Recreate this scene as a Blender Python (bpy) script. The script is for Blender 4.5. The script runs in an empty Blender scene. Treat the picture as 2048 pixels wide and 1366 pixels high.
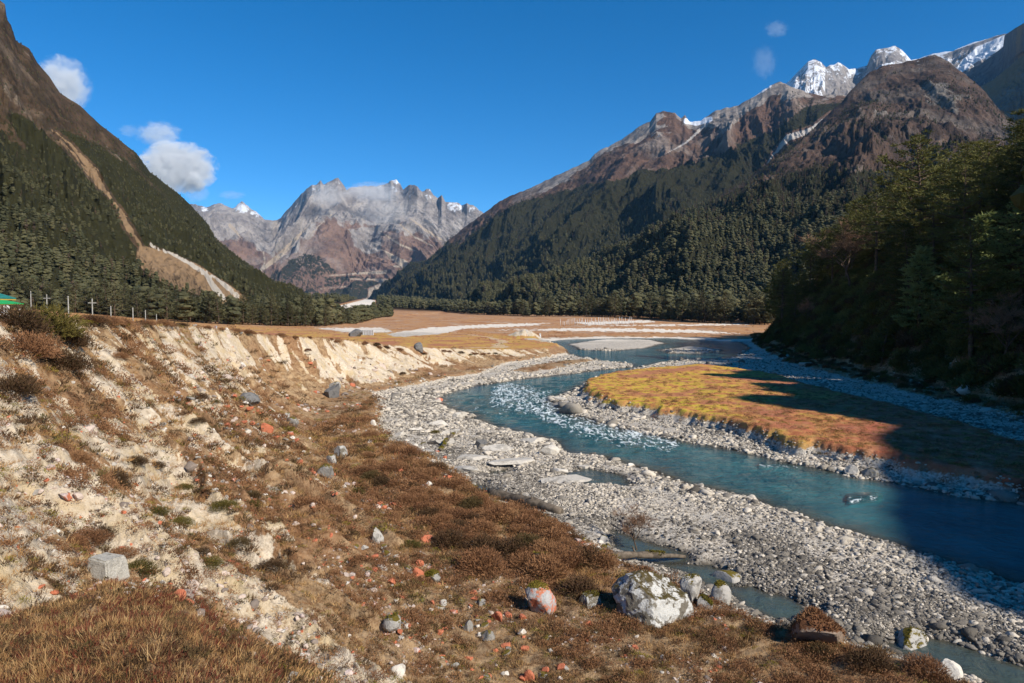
import bpy, bmesh, math, random
import numpy as np
from mathutils import Vector, Matrix, Euler
R = math.radians
S = bpy.context.scene
C = S.collection
# ------------------------------------------------------------------ camera
F = 1365.33; CZ = 9.5; HOR = 622.0
PT = math.atan((683 - HOR) / F)
cam = bpy.data.cameras.new('camera'); cam.lens = 24; cam.sensor_width = 36
cam.clip_start = 0.1; cam.clip_end = 60000
co = bpy.data.objects.new('camera', cam); C.objects.link(co)
co.location = (0, 0, CZ); co.rotation_euler = (R(90) - PT, 0, 0); S.camera = co
# ------------------------------------------------------------------ sky and sun
SUN_EL, SUN_AZ = R(36.5), math.atan2(-0.66, 0.75)       # direction towards the sun in the xy plane
SUN = Vector((math.cos(SUN_EL) * math.cos(SUN_AZ), math.cos(SUN_EL) * math.sin(SUN_AZ), math.sin(SUN_EL)))
W = bpy.data.worlds.new('World'); S.world = W; W.use_nodes = True
wn = W.node_tree; wn.nodes.clear()
sky = wn.nodes.new('ShaderNodeTexSky'); sky.sky_type = 'NISHITA'; sky.sun_disc = False
sky.sun_elevation = SUN_EL; sky.sun_rotation = math.atan2(SUN.x, SUN.y)
sky.altitude = 3600; sky.air_density = 1.0; sky.dust_density = 0.05; sky.ozone_density = 3.0
gam = wn.nodes.new('ShaderNodeGamma'); gam.inputs[1].default_value = 1.0
hs = wn.nodes.new('ShaderNodeHueSaturation'); hs.inputs['Saturation'].default_value = 1.36; hs.inputs['Hue'].default_value = 0.498
hs.inputs['Value'].default_value = 1.14
bg = wn.nodes.new('ShaderNodeBackground'); bg.inputs['Strength'].default_value = 0.11
wo = wn.nodes.new('ShaderNodeOutputWorld')
wn.links.new(sky.outputs[0], gam.inputs[0]); wn.links.new(gam.outputs[0], hs.inputs['Color'])
wn.links.new(hs.outputs[0], bg.inputs[0]); wn.links.new(bg.outputs[0], wo.inputs[0])
sl = bpy.data.lights.new('sun', 'SUN'); sl.energy = 5.0; sl.angle = R(0.5); sl.color = (1.0, 0.93, 0.82)
so = bpy.data.objects.new('sun', sl); C.objects.link(so); so.rotation_euler = SUN.to_track_quat('Z', 'Y').to_euler()
S.view_settings.view_transform = 'Standard'; S.view_settings.look = 'None'
S.view_settings.exposure = 0.36; S.view_settings.gamma = 1.0; S.view_settings.use_curve_mapping = False
S.cycles.max_bounces = 5; S.cycles.diffuse_bounces = 3; S.cycles.glossy_bounces = 2; S.cycles.transparent_max_bounces = 8
S.cycles.volume_bounces = 2; S.cycles.use_denoising = True; S.cycles.denoiser = 'OPENIMAGEDENOISE'
S.cycles.use_adaptive_sampling = True; S.cycles.adaptive_threshold = 0.015
S.cycles.sample_clamp_indirect = 4; S.cycles.caustics_reflective = False; S.cycles.caustics_refractive = False
S.cycles.volume_step_rate = 4

# ------------------------------------------------------------------ numeric helpers
cp, sp_ = math.cos(PT), math.sin(PT)
def ray(px, py):
    x = (np.asarray(px, float) - 1024) / F; u = (683 - np.asarray(py, float)) / F
    return x, cp + u * sp_, -sp_ + u * cp
def at_d(px, py, D):                    # point seen at a traced pixel, D metres up the valley
    x, y, z = ray(px, py); k = np.asarray(D, float) / y
    return x * k, y * k, CZ + z * k
def at_z(px, py, z0):
    x, y, z = ray(px, py); k = (z0 - CZ) / z
    return x * k, y * k
def proj(x, y, z):
    z = np.asarray(z) - CZ
    d = y * cp - z * sp_; u = y * sp_ + z * cp
    d = np.where(d < 0.05, 0.05, d)
    return 1024 + F * x / d, 683 - F * u / d
def _h(ix, iy, iz):
    h = (ix * 374761393 + iy * 668265263 + iz * 1274126177) & 0xffffffff
    h = ((h ^ (h >> 13)) * 1103515245) & 0xffffffff
    h = ((h ^ (h >> 16)) * 2246822519) & 0xffffffff
    return ((h ^ (h >> 15)) & 0xffff).astype(np.float32) / 32767.5 - 1
def vn(x, y, z=0.0, seed=0):
    x, y, z = np.broadcast_arrays(np.asarray(x, np.float64), np.asarray(y, np.float64), np.asarray(z, np.float64))
    fx, fy, fz = np.floor(x), np.floor(y), np.floor(z)
    ix, iy, iz = fx.astype(np.int64) + seed * 57, fy.astype(np.int64) + seed * 131, fz.astype(np.int64)
    tx, ty, tz = [(t * t * t * (t * (t * 6 - 15) + 10)).astype(np.float32) for t in (x - fx, y - fy, z - fz)]
    def pl(k):
        a = _h(ix, iy, iz + k); b = _h(ix + 1, iy, iz + k); c = _h(ix, iy + 1, iz + k); d = _h(ix + 1, iy + 1, iz + k)
        a = a + (b - a) * tx; c = c + (d - c) * tx
        return a + (c - a) * ty
    p = pl(0)
    if np.any(tz != 0): p = p + (pl(1) - p) * tz
    return p
def fbm(x, y, z=0.0, o=4, seed=0, g=0.5, rid=False):
    s = 0; a = 1; n = 0; k = 1.0
    for i in range(o):
        v = vn(x * k, y * k, np.asarray(z) * k, seed + i * 7)
        if rid: v = 1 - 2 * np.abs(v)
        s = s + a * v; n += a; a *= g; k *= 2.03
    return s / n
def sst(e0, e1, v):
    t = np.clip((v - e0) / (e1 - e0), 0, 1); return t * t * (3 - 2 * t)
def inside(X, Y, poly):
    r = np.zeros(np.shape(X), bool); n = len(poly)
    for i in range(n):
        x1, y1 = poly[i]; x2, y2 = poly[(i + 1) % n]
        if y1 == y2: continue
        c = ((y1 > Y) != (y2 > Y)) & (X < (x2 - x1) * (Y - y1) / (y2 - y1) + x1)
        r ^= c
    return r
def segd(X, Y, pts, close=False, wid=None):     # distance to a polyline (minus its half-width if given)
    d = np.full(np.shape(X), 1e9); n = len(pts)
    for i in range(n if close else n - 1):
        x1, y1 = pts[i]; x2, y2 = pts[(i + 1) % n]
        dx, dy = x2 - x1, y2 - y1; L = dx * dx + dy * dy + 1e-9
        t = np.clip(((X - x1) * dx + (Y - y1) * dy) / L, 0, 1)
        q = np.hypot(X - x1 - t * dx, Y - y1 - t * dy)
        if wid is not None: q = q - (wid[i] + t * (wid[(i + 1) % n] - wid[i]))
        d = np.minimum(d, q)
    return d
def sdf(X, Y, poly):                             # negative inside
    d = segd(X, Y, poly, True); return np.where(inside(X, Y, poly), -d, d)
def polyz(pts, z):
    return [tuple(float(v) for v in at_z(a, b, z)) for a, b in pts]

# ------------------------------------------------------------------ mesh helpers
def mesh(name, V, Fc, mats=(), smooth=True, attrs=None, midx=None):
    V = np.asarray(V, np.float32); me = bpy.data.meshes.new(name)
    if isinstance(Fc, np.ndarray):
        nf, k = Fc.shape; loops = Fc.ravel().astype(np.int32); st = np.arange(0, nf * k, k, dtype=np.int32)
    else:
        nf = len(Fc); ln = np.array([len(f) for f in Fc], np.int32); loops = np.concatenate([np.asarray(f) for f in Fc]).astype(np.int32)
        st = np.concatenate([[0], np.cumsum(ln)[:-1]]).astype(np.int32)
    me.vertices.add(len(V)); me.vertices.foreach_set('co', V.ravel())
    me.loops.add(len(loops)); me.loops.foreach_set('vertex_index', loops)
    me.polygons.add(nf); me.polygons.foreach_set('loop_start', st)
    for m in mats: me.materials.append(m)
    if midx is not None: me.polygons.foreach_set('material_index', np.asarray(midx, np.int32))
    me.update(calc_edges=True)
    me.polygons.foreach_set('use_smooth', np.full(nf, smooth))
    for k, a in (attrs or {}).items():
        a = np.asarray(a, np.float32)
        if a.ndim == 1:
            at = me.attributes.new(k, 'FLOAT', 'POINT'); at.data.foreach_set('value', a)
        else:
            if a.shape[1] == 3: a = np.concatenate([a, np.ones((len(a), 1), np.float32)], 1)
            at = me.attributes.new(k, 'FLOAT_COLOR', 'POINT'); at.data.foreach_set('color', a.ravel())
    return me
def grid_faces(nr, nc):
    i = np.arange(nr - 1)[:, None] * nc + np.arange(nc - 1)[None, :]
    return np.stack([i, i + 1, i + nc + 1, i + nc], -1).reshape(-1, 4)
def link(name, me, parent=None, loc=None, rot=None, scale=None, **p):
    o = bpy.data.objects.new(name, me); C.objects.link(o)
    if parent: o.parent = parent
    if loc is not None: o.location = loc
    if rot is not None: o.rotation_euler = rot
    if scale is not None: o.scale = scale if hasattr(scale, '__len__') else (scale,) * 3
    for k, v in p.items(): o[k] = v
    return o
class MB:
    def __init__(s): s.v = []; s.f = []; s.m = []
    def add(s, V, Fc, mi=0):
        b = len(s.v); s.v += [tuple(p) for p in V]; s.f += [tuple(b + i for i in f) for f in Fc]; s.m += [mi] * len(Fc)
    def tube(s, pts, rad, n=6, mi=0, cap=True):
        pts = [Vector(p) for p in pts]; V = []; Fc = []
        for i, p in enumerate(pts):
            d = (pts[min(i + 1, len(pts) - 1)] - pts[max(i - 1, 0)]).normalized()
            a = d.cross(Vector((0, 0, 1))) if abs(d.z) < 0.95 else d.cross(Vector((1, 0, 0)))
            a.normalize(); b = d.cross(a)
            r = rad[i] if hasattr(rad, '__len__') else rad
            for k in range(n):
                t = 2 * math.pi * k / n; V.append(p + a * (r * math.cos(t)) + b * (r * math.sin(t)))
        for i in range(len(pts) - 1):
            for k in range(n):
                Fc.append((i * n + k, i * n + (k + 1) % n, (i + 1) * n + (k + 1) % n, (i + 1) * n + k))
        if cap: Fc.append(tuple(range(n - 1, -1, -1))); Fc.append(tuple((len(pts) - 1) * n + k for k in range(n)))
        s.add(V, Fc, mi)
    def box(s, c, h, mi=0, rz=0):
        V = []
        for z in (-1, 1):
            for x, y in ((-1, -1), (1, -1), (1, 1), (-1, 1)):
                X, Y = x * h[0], y * h[1]
                V.append((c[0] + X * math.cos(rz) - Y * math.sin(rz), c[1] + X * math.sin(rz) + Y * math.cos(rz), c[2] + z * h[2]))
        s.add(V, [(3, 2, 1, 0), (4, 5, 6, 7), (0, 1, 5, 4), (1, 2, 6, 5), (2, 3, 7, 6), (3, 0, 4, 7)], mi)
    def mesh(s, name, mats, smooth=False): return mesh(name, s.v, s.f, mats, smooth, midx=s.m)

# ------------------------------------------------------------------ node helper
class NT:
    def __init__(s, name):
        s.mat = bpy.data.materials.new(name); s.mat.use_nodes = True; s.t = s.mat.node_tree; s.t.nodes.clear()
        s.out = s.t.nodes.new('ShaderNodeOutputMaterial')
    def n(s, ty, **kw):
        nd = s.t.nodes.new('ShaderNode' + ty)
        for k, v in kw.items():
            if k.startswith('i_'): s.set(nd, k[2:].replace('_', ' '), v)
            elif k[0] == 'I' and k[1:].isdigit(): s.set(nd, int(k[1:]), v)
            else: setattr(nd, k, v)
        return nd
    def set(s, nd, key, v):
        inp = nd.inputs[key]
        if isinstance(v, bpy.types.NodeSocket): s.t.links.new(v, inp)
        elif isinstance(v, bpy.types.Node): s.t.links.new(v.outputs[0], inp)
        else: inp.default_value = v if not (isinstance(v, tuple) and len(v) == 3 and inp.type == 'RGBA') else (*v, 1)
    def noise(s, scale, detail=4, rough=0.55, vec=None, dist=0.0, ty='FBM'):
        nd = s.n('TexNoise', i_Scale=scale, i_Detail=detail, i_Roughness=rough, i_Distortion=dist)
        if vec is not None: s.set(nd, 'Vector', vec)
        return nd.outputs[0]
    def math(s, op, a, b=0.0, c=None, clamp=False):
        nd = s.n('Math', operation=op, use_clamp=clamp); s.set(nd, 0, a); s.set(nd, 1, b)
        if c is not None: s.set(nd, 2, c)
        return nd.outputs[0]
    def ramp(s, v, lo, hi):             # linear 0..1 step
        nd = s.n('MapRange', interpolation_type='SMOOTHSTEP'); s.set(nd, 0, v); s.set(nd, 1, lo); s.set(nd, 2, hi); return nd.outputs[0]
    def cr(s, v, stops):
        nd = s.n('ValToRGB'); s.set(nd, 0, v); e = nd.color_ramp.elements
        while len(e) < len(stops): e.new(0.5)
        for i, (p, c) in enumerate(stops): e[i].position = p; e[i].color = (*c, 1)
        return nd.outputs[0]
    def mix(s, f, a, b, mode='MIX'):
        nd = s.n('Mix', data_type='RGBA', blend_type=mode); s.set(nd, 0, f)
        for k, v in ((6, a), (7, b)): s.set(nd, k, v)
        return nd.outputs[2]
    def attr(s, name): return s.n('Attribute', attribute_name=name)
    def coord(s, which='Object'): return s.n('TexCoord').outputs[which]
    def bump(s, h, dist, strength=1.0, nrm=None):
        nd = s.n('Bump', i_Height=h, i_Distance=dist, i_Strength=strength)
        if nrm is not None: s.set(nd, 'Normal', nrm)
        return nd.outputs[0]
    def bsdf(s, col, rough=0.9, nrm=None, spec=0.25, **kw):
        nd = s.n('BsdfPrincipled'); s.set(nd, 'Base Color', col); s.set(nd, 'Roughness', rough); s.set(nd, 'Specular IOR Level', spec)
        if nrm is not None: s.set(nd, 'Normal', nrm)
        for k, v in kw.items(): s.set(nd, k.replace('_', ' '), v)
        s.t.links.new(nd.outputs[0], s.out.inputs[0]); return nd

# ------------------------------------------------------------------ the ground
def tab(s):
    a = np.array([[float(v) for v in q.split(':')] for q in s.split()]); return a[:, 0], a[:, 1]
CR_X = tab('-60:3 -10:-2 0:-4 6:-9 14:-13 22:-16.6 32:-19.8 55:-24 72:-24.5 90:-21.4 105:-14 125:-4 140:7.3 150:10 170:9 190:4 220:-5 300:-40 420:-120')
CR_Z = tab('-60:8 0:8.2 6:8.8 14:9.1 22:9.2 32:9.1 55:8.2 72:6.9 90:5.7 105:3.9 125:2.5 140:1.9 170:2.0 190:2.2 300:2.5 420:2.5')
TO_X = tab('-60:16 -10:8 0:6 8:3.4 15:0 20:-2 27:-3.5 35:-8.4 51:-15 62:-18 69:-18.5 80:-15 98:-9 120:0 135:8 150:13 170:12.5 190:8 220:0 300:-32 420:-110')
HILL_X = tab('-120:80 -60:66 -30:60 0:52 30:46 50:46 100:51 140:58 180:68 205:76 230:95 300:160 400:300')
def smooth_i(t, y, w=4.0):
    return sum(np.interp(y + k * w, *t) for k in (-1, -0.5, 0, 0.5, 1)) / 5
RIVER = polyz([(2500, 1330), (2048, 1178), (1900, 1125), (1750, 1078), (1650, 1050), (1500, 1000), (1400, 975), (1300, 943), (1230, 920), (1130, 905), (1108, 885),
    (1060, 872), (1000, 858), (950, 842), (935, 828), (905, 822), (878, 808), (868, 797), (900, 783), (960, 770), (1040, 758), (1120, 750), (1190, 741), (1258, 734), (1262, 728), (1200, 722),
    (1150, 712), (1105, 702), (1090, 690), (1100, 682), (1130, 679), (1200, 677), (1330, 676), (1480, 684), (1500, 697), (1475, 712), (1440, 718), (1380, 720), (1330, 724),
    (1262, 740), (1235, 748), (1180, 765), (1150, 782), (1105, 800), (1130, 822), (1210, 848), (1290, 864), (1380, 884), (1470, 900), (1560, 920), (1700, 950), (1790, 965), (1900, 988), (2048, 1005), (2500, 1080)], 0) + [(44, 14), (46, -4), (34, -2)]
BARS = [polyz(p, 0) for p in ([(1140, 688), (1200, 680), (1300, 680), (1330, 686), (1290, 696), (1220, 702), (1160, 699)], [(1320, 700), (1380, 693), (1450, 700), (1400, 708), (1340, 707)])]
POOLS = [polyz(p, 0) for p in ([(1225, 1062), (1250, 1068), (1300, 1085), (1375, 1108), (1380, 1125), (1300, 1125), (1240, 1100)],
    [(1460, 1178), (1500, 1168), (1570, 1195), (1625, 1225), (1600, 1240), (1555, 1238), (1490, 1215)],
    [(1770, 1290), (1850, 1275), (1930, 1300), (2048, 1335), (2150, 1366), (2150, 1430), (1950, 1366), (1850, 1325)],
    [(942, 968), (965, 968), (985, 985), (960, 988)], [(1135, 948), (1170, 935), (1245, 950), (1260, 975), (1180, 972)], [(975, 943), (1010, 940), (1020, 950), (985, 952)],
    [(822, 660), (870, 658), (885, 664), (835, 667)], [(1300, 1128), (1420, 1130), (1480, 1165), (1440, 1180), (1380, 1150)])]
BANK = polyz([(2150, 1500), (1950, 1366), (1835, 1322), (1765, 1292), (1690, 1262), (1620, 1250), (1555, 1243), (1460, 1212), (1400, 1180), (1340, 1150), (1240, 1108), (1130, 1048), (1080, 1022), (985, 992),
    (900, 935), (850, 905), (795, 885), (765, 845), (770, 805), (752, 785), (830, 768), (900, 755), (960, 745), (1010, 727), (1098, 713)], 0.6) + [(13, 150), (13, 172), (6, 192), (-3, 222), (-36, 302), (-118, 430), (-600, 430), (-600, -80), (40, -80)]
ISLE = polyz([(1160, 775), (1180, 757), (1230, 744), (1300, 735), (1400, 730), (1480, 737), (1560, 752), (1640, 777), (1760, 804), (1900, 842), (2048, 888), (2500, 1010), (2500, 1120), (2048, 968), (1950, 948),
    (1850, 930), (1750, 912), (1600, 888), (1500, 862), (1400, 836), (1300, 818), (1220, 806), (1180, 795)], 0.9)
FOOT = polyz([(1500, 688), (1560, 722), (1650, 747), (1750, 772), (1900, 802), (2048, 842), (2500, 960)], 0.6) + [(60, -10), (60, -100), (500, -100), (500, 260), (160, 330), (90, 260)]
MEAD = polyz([(1015, 741), (1060, 731), (1120, 722), (1180, 716), (1190, 721), (1120, 736), (1050, 746)], 0.4)
FARSAND = [[(630, 656), (760, 655), (790, 664), (700, 666)], [(770, 668), (860, 655), (1000, 648), (1100, 646), (1060, 652), (930, 657), (880, 668), (800, 674)], [(1050, 678), (1200, 673), (1420, 675), (1440, 680), (1100, 684)], [(1150, 645), (1300, 640), (1310, 644), (1180, 650)], [(1000, 660), (1180, 656), (1400, 660), (1480, 667), (1300, 664), (1100, 661)], [(1200, 651), (1480, 647), (1500, 649), (1350, 652)]]
FARBED = [(675, 612), (735, 597), (752, 601), (745, 610), (775, 622), (800, 634), (825, 644), (860, 650), (780, 652), (735, 625), (690, 620)]
MOUND = [(-9, 5), (-6, 5.2), (-4.1, 5.5), (-3.7, 6.1), (-3.0, 6.0), (-2.0, 5.0), (-1.3, 4.1), (-0.3, 2), (0.8, 0), (1, -4), (-9, -4)]

def ground(x, y, fine=True, masks=False):
    x = np.asarray(x, float); y = np.asarray(y, float)
    near = sst(400, 200, np.hypot(x, y))
    w1 = fbm(x * 0.12, y * 0.12, o=3, seed=3); w2 = fbm(x * 0.7, y * 0.7, o=3, seed=4)
    wob = (w1 * 1.3 + w2 * 0.45) * sst(5, 25, y)
    dr = sdf(x, y, RIVER)
    for b in BARS: dr = np.maximum(dr, -sdf(x, y, b))
    dr = dr + w2 * 0.5 + w1 * 0.5 * sst(60, 120, y)
    gr = np.where(dr > 0, 0.03 + 0.32 * (1 - np.exp(-np.maximum(dr, 0) / 3.5)), -0.75 * (1 - np.exp(np.minimum(dr, 0) / 2.2)))
    gr = gr + 0.10 * w1 * sst(0, 3, dr) + 0.05 * w2 * sst(-0.3, 1, dr)
    far = sst(330, 600, y) * 3.8 + np.maximum(y - 1000, 0) * 0.019
    pool = np.full(x.shape, 9.0)
    for p in POOLS: pool = np.minimum(pool, sdf(x, y, p) + w2 * 0.35)
    gr = gr * sst(-0.1, 0.9, pool) - 0.22 * sst(0.35, -0.5, pool)
    z = gr
    db = sdf(x, y, BANK) + w2 * 0.5; di = sdf(x, y, ISLE) + w2 * 0.9 + 0.3 * w1; df = sdf(x, y, FOOT) + w2 * 0.8; dm = sdf(x, y, MEAD) + w2
    kb = sst(0.3, -1.0, db); ki = sst(0.35, -0.7, di); kf = sst(0.5, -2.5, df); km = sst(0.5, -1.5, dm)
    z = z + (0.85 + 0.18 * w1 + 0.12 * w2 - z) * kb
    z = z + (1.15 + 0.25 * w1 + 0.10 * w2 + 0.012 * np.clip(-di, 0, 12) - z) * ki
    z = z + (0.8 + 0.25 * w1 - z) * kf + 0.25 * km
    # bluff between toe and crest
    xt = smooth_i(TO_X, y); xc = smooth_i(CR_X, y) + (0.9 * fbm(y * 0.35, 2.2, o=4, seed=8) + 1.1 * fbm(y * 0.09, 7.0, o=2, seed=9)) * sst(8, 22, y)
    zc = smooth_i(CR_Z, y)
    wid = np.maximum(xt - xc, 2.0); t = (xt - x) / wid; tc = np.clip(t, 0, 1)
    gul = fbm(y * 0.42 + 0.25 * x + 1.3 * w1 + 0.15 * w2, x * 0.09, o=4, seed=12, rid=True, g=0.5)
    pr = 0.62 * tc + 0.38 * tc ** 3.2
    zb = z + (zc - z) * pr
    env = np.clip(4 * tc * (1.02 - tc), 0, 1) * sst(0.4, 2.5, zc - 1)
    zb = zb + (gul - 0.35) * 0.9 * env * sst(4, 14, y) + env * 0.28 * fbm(x * 0.5, y * 0.5, o=3, seed=14)
    dl = np.maximum(xc - x, 0)
    terr = zc + 0.00033 * np.minimum(dl, 200) ** 2 + 0.15 * w1 + 0.08 * w2
    zl = np.where(t > 1, zc + (terr - zc) * sst(0, 4, dl), zb)
    z = np.where(t > 0, zl, z)
    hump = 1.9 * np.exp(-(((x - 4) / 5.5) ** 2 + ((y - 186) / 5) ** 2)) * (1 + 0.8 * fbm(x * .5, y * .5, o=3, seed=77))
    z = z + hump * sst(150, 165, y)
    # the mound the camera stands on
    dmo = sdf(x, y, MOUND) + 0.18 * fbm(x * 1.7, y * 1.7, o=2, seed=21)
    zm = 7.25 + 0.10 * fbm(x * 1.1, y * 1.1, o=3, seed=22) - 0.05 * np.clip(y - 3, -2, 4) - 1.0 * np.maximum(dmo, 0) - 0.18 * sst(-0.7, 0.2, dmo) + 0.5 * sst(2.6, 0, y)
    k = 0.25; hh = np.clip(0.5 + 0.5 * (zm - z) / k, 0, 1); z = z + (zm - z) * hh + k * hh * (1 - hh)
    # wooded hill on the right, its unseen part shaped for the shadow it casts
    xb = smooth_i(HILL_X, y, 8) + 2.5 * w1; d = np.maximum(x - xb, 0)
    q = 0.66 * x + 0.75 * y
    hl = (14 * (1 - np.exp(-d / 14)) + 0.53 * 75 * (1 - np.exp(-d / 75))) * (1 + 0.5 * sst(42, 8, y)) * sst(25, 36, q)
    s_ = 0.75 * x - 0.66 * y; hl = np.maximum(hl, np.clip(57 + (q - 30) * 0.35, 30, 64) * sst(20, 26, q) * sst(74, 62, q) * np.exp(-((s_ - 78) / 24) ** 2) * sst(38, 22, y) * (d > 0))  # unseen ridge added out of view to throw shade over the river
    hl = hl * sst(420, 230, y) if True else hl
    z = z + hl * (1 + 0.10 * fbm(x * 0.03, y * 0.03, o=3, seed=31)) + np.minimum(d, 6) * 0.15 * w1
    z = z + far * (1 - sst(0, 1, t) * sst(900, 500, y)) + 0.25 * near * 0
    fl = sst(120, 300, y) * (1 - sst(0, 40, d))
    z = z + fl * (dr > 1) * 0.5 * fbm(x * 0.02, y * 0.05, o=3, seed=41) * sst(500, 250, y) * 0.6
    z = z + fl * sst(0, 70, x) * 0.9 * sst(-4, 4, y - 318 - 30 * fbm(x * .012, 3.3, o=4, seed=44)) * (y < 700)
    if fine:
        g = np.exp(-np.hypot(x, y) / 60)
        steep = env * sst(1.0, 0.6, hh)
        z = z + g * (0.10 + 0.16 * steep) * fbm(x * 2.2, y * 2.2, o=4, seed=51, g=0.6) * sst(-0.5, 0.6, dr)
    if not masks: return z
    px, py = proj(x, y, z)
    P1 = [(-200, 900), (120, 890), (230, 950), (340, 1050), (430, 1090), (540, 1170), (660, 1270), (760, 1366), (900, 1500), (600, 1500), (600, 1366), (480, 1240), (350, 1130), (170, 1125), (-200, 1200)]
    P3 = [(-100, 700), (60, 660), (180, 636), (430, 652), (700, 675), (1110, 696), (1090, 712), (950, 722), (850, 738), (740, 775), (640, 772), (560, 735), (480, 745), (330, 800), (150, 860), (-100, 900)]
    P4 = [(430, 950), (500, 985), (570, 1040), (600, 1085), (570, 1085), (500, 1030), (440, 985)]
    P5 = [(640, 1290), (800, 1330), (870, 1400), (680, 1400)]
    st = fbm(y * 0.7 + 0.30 * x + 1.1 * w1 + .5 * w2, x * 0.2, o=5, seed=61, g=0.62)
    n4 = fbm(x * 1.6, y * 1.6, o=4, seed=62, g=0.6)
    bias = -0.42 + 0.85 * sst(25, -25, sdf(px, py, P1)) + 0.74 * sst(18, -18, sdf(px, py, P3)) + 0.7 * sst(8, -5, sdf(px, py, P4)) + 0.6 * sst(15, -10, sdf(px, py, P5))
    bias = np.maximum(bias, 0.50 * sst(720, 300, px) - 0.17)
    clay = sst(-0.10, 0.28, bias + 0.75 * st + 0.3 * n4 - 0.15) * sst(0.02, 0.12, t) * sst(1.0 + 0.35 / wid, 1.0 - 0.3 / wid, t + 0.03 * n4)
    clay = np.maximum(clay, sst(0.5, 0.9, hump)) * (1 - sst(0.35, 0.75, hh) * sst(0.2, -0.12, dmo))
    road = sst(2.0, 1.0, np.abs(x - smooth_i(CR_X, y) + 11 + 4 * w1)) * (t > 1) * (y > 60) * 0.5
    grav = (1 - kb) * (1 - ki) * (1 - kf * 0.9) * (1 - km) * (1 - sst(2, 6, hl))
    ff = sst(230, 270, y); sand = np.zeros(x.shape)
    for p in FARSAND: sand = np.maximum(sand, sst(2.5, -2.5, sdf(px, py, p) + 3 * w2))
    grav = np.where(y > 215, np.maximum(sand, (1 - kb) * sst(240, 205, y)), grav)
    grav = np.maximum(grav * (t < 1), sand)
    steepm = sst(0.02, 0.25, t) * (t < 1)
    return z, dict(clay=np.clip(np.maximum(clay, road), 0, 1), gravel=np.clip(grav, 0, 1), isle=ki, foot=kf, mound=hh * sst(0.3, -0.1, dmo), t=t, dr=dr, pool=pool, px=px, py=py, w1=w1, w2=w2, st=st, n4=n4, hill=hl, wet=np.maximum(sst(0.9, 0.0, dr), sst(0.6, 0.0, pool)), steep=steepm, kb=kb, di=di)

az = np.concatenate([np.radians(np.linspace(-75, -41, 30, endpoint=False)), np.arctan(np.linspace(-0.80, 0.80, 1100)) , np.radians(np.linspace(40, 122, 120)[1:])])
az = np.unique(az)
rr = np.concatenate([np.linspace(0.6, 3.0, 14, endpoint=False), np.exp(np.linspace(math.log(3), math.log(140), 800, endpoint=False)), np.exp(np.linspace(math.log(140), math.log(9000), 300))])
AZ, RR = np.meshgrid(az, rr)
GX = (RR * np.sin(AZ)).ravel(); GY = (RR * np.cos(AZ)).ravel()
GZ, GM = ground(GX, GY, True, True)
def gz(x, y): return ground(np.atleast_1d(x), np.atleast_1d(y))
_rk = np.exp(np.linspace(math.log(1.5), math.log(1200), 2600))
GZG = GZ.reshape(len(rr), len(az))
def gcol(a):
    j = int(np.clip(np.searchsorted(az, a) - 1, 0, len(az) - 2)); f = (a - az[j]) / (az[j + 1] - az[j]); return GZG[:, j] * (1 - f) + GZG[:, j + 1] * f
def hit(px, py):                        # where the sight line to a traced point meets the ground
    x, y, z = ray(px, py); h = math.hypot(x, y); a = math.atan2(x, y)
    g_ = np.interp(_rk, rr, gcol(a)); Z = CZ + z / h * _rk
    b = np.nonzero(g_ > Z)[0]; i = b[0] if len(b) else len(_rk) - 1
    return float(x / h * _rk[i]), float(y / h * _rk[i]), float(g_[i])

g = NT('ground_soil')
pos = g.n('NewGeometry').outputs['Position']
A = g.attr('Mask'); B = g.attr('MaskB')
sa = g.n('SeparateColor'); g.set(sa, 0, A.outputs['Color']); sb = g.n('SeparateColor'); g.set(sb, 0, B.outputs['Color'])
nf = g.noise(5.0, 7, 0.68, pos); nm = g.noise(0.9, 6, 0.65, pos); nl = g.noise(0.13, 5, 0.6, pos); nff = g.noise(22, 5, 0.7, pos); n3 = g.noise(2.3, 6, 0.7, pos, dist=0.6)
grass = g.cr(n3, [(0.25, (0.09, 0.045, 0.022)), (0.40, (0.21, 0.125, 0.065)), (0.52, (0.35, 0.235, 0.13)), (0.64, (0.44, 0.30, 0.17)), (0.85, (0.24, 0.15, 0.05))])
grass = g.mix(g.math('MULTIPLY', g.ramp(nl, 0.45, 0.62), 0.5), grass, g.mix(nf, (0.10, 0.040, 0.018), (0.30, 0.125, 0.05)))
grass = g.mix(g.ramp(nff, 0.62, 0.75), grass, (0.42, 0.33, 0.22))
isl = g.cr(nm, [(0.25, (0.30, 0.10, 0.04)), (0.42, (0.50, 0.20, 0.07)), (0.50, (0.62, 0.34, 0.10)), (0.56, (0.62, 0.44, 0.05)), (0.64, (0.44, 0.36, 0.04)), (0.8, (0.50, 0.22, 0.12))])
isl2 = g.cr(nm, [(0.3, (0.26, 0.075, 0.04)), (0.5, (0.44, 0.14, 0.08)), (0.7, (0.55, 0.25, 0.16))])
isl = g.mix(g.ramp(nl, 0.50, 0.60), isl, g.mix(nf, (0.40, 0.15, 0.07), (0.50, 0.22, 0.12)))
isl = g.mix(sb.outputs[1], isl, isl2)
isl = g.mix(g.ramp(nff, 0.5, 0.75), isl, (0.12, 0.06, 0.02))
grass = g.mix(sb.outputs[0], grass, isl)
vor = g.n('TexVoronoi', i_Scale=3.2); g.set(vor, 'Vector', pos)
clay = g.cr(nf, [(0.2, (0.25, 0.185, 0.125)), (0.42, (0.50, 0.41, 0.305)), (0.6, (0.66, 0.565, 0.44)), (0.85, (0.75, 0.66, 0.54))])
clay = g.mix(g.ramp(nm, 0.40, 0.68), clay, (0.52, 0.40, 0.24))
clay = g.mix(g.math('MULTIPLY', g.ramp(nff, 0.55, 0.7), 0.6), clay, (0.22, 0.15, 0.09))
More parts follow.
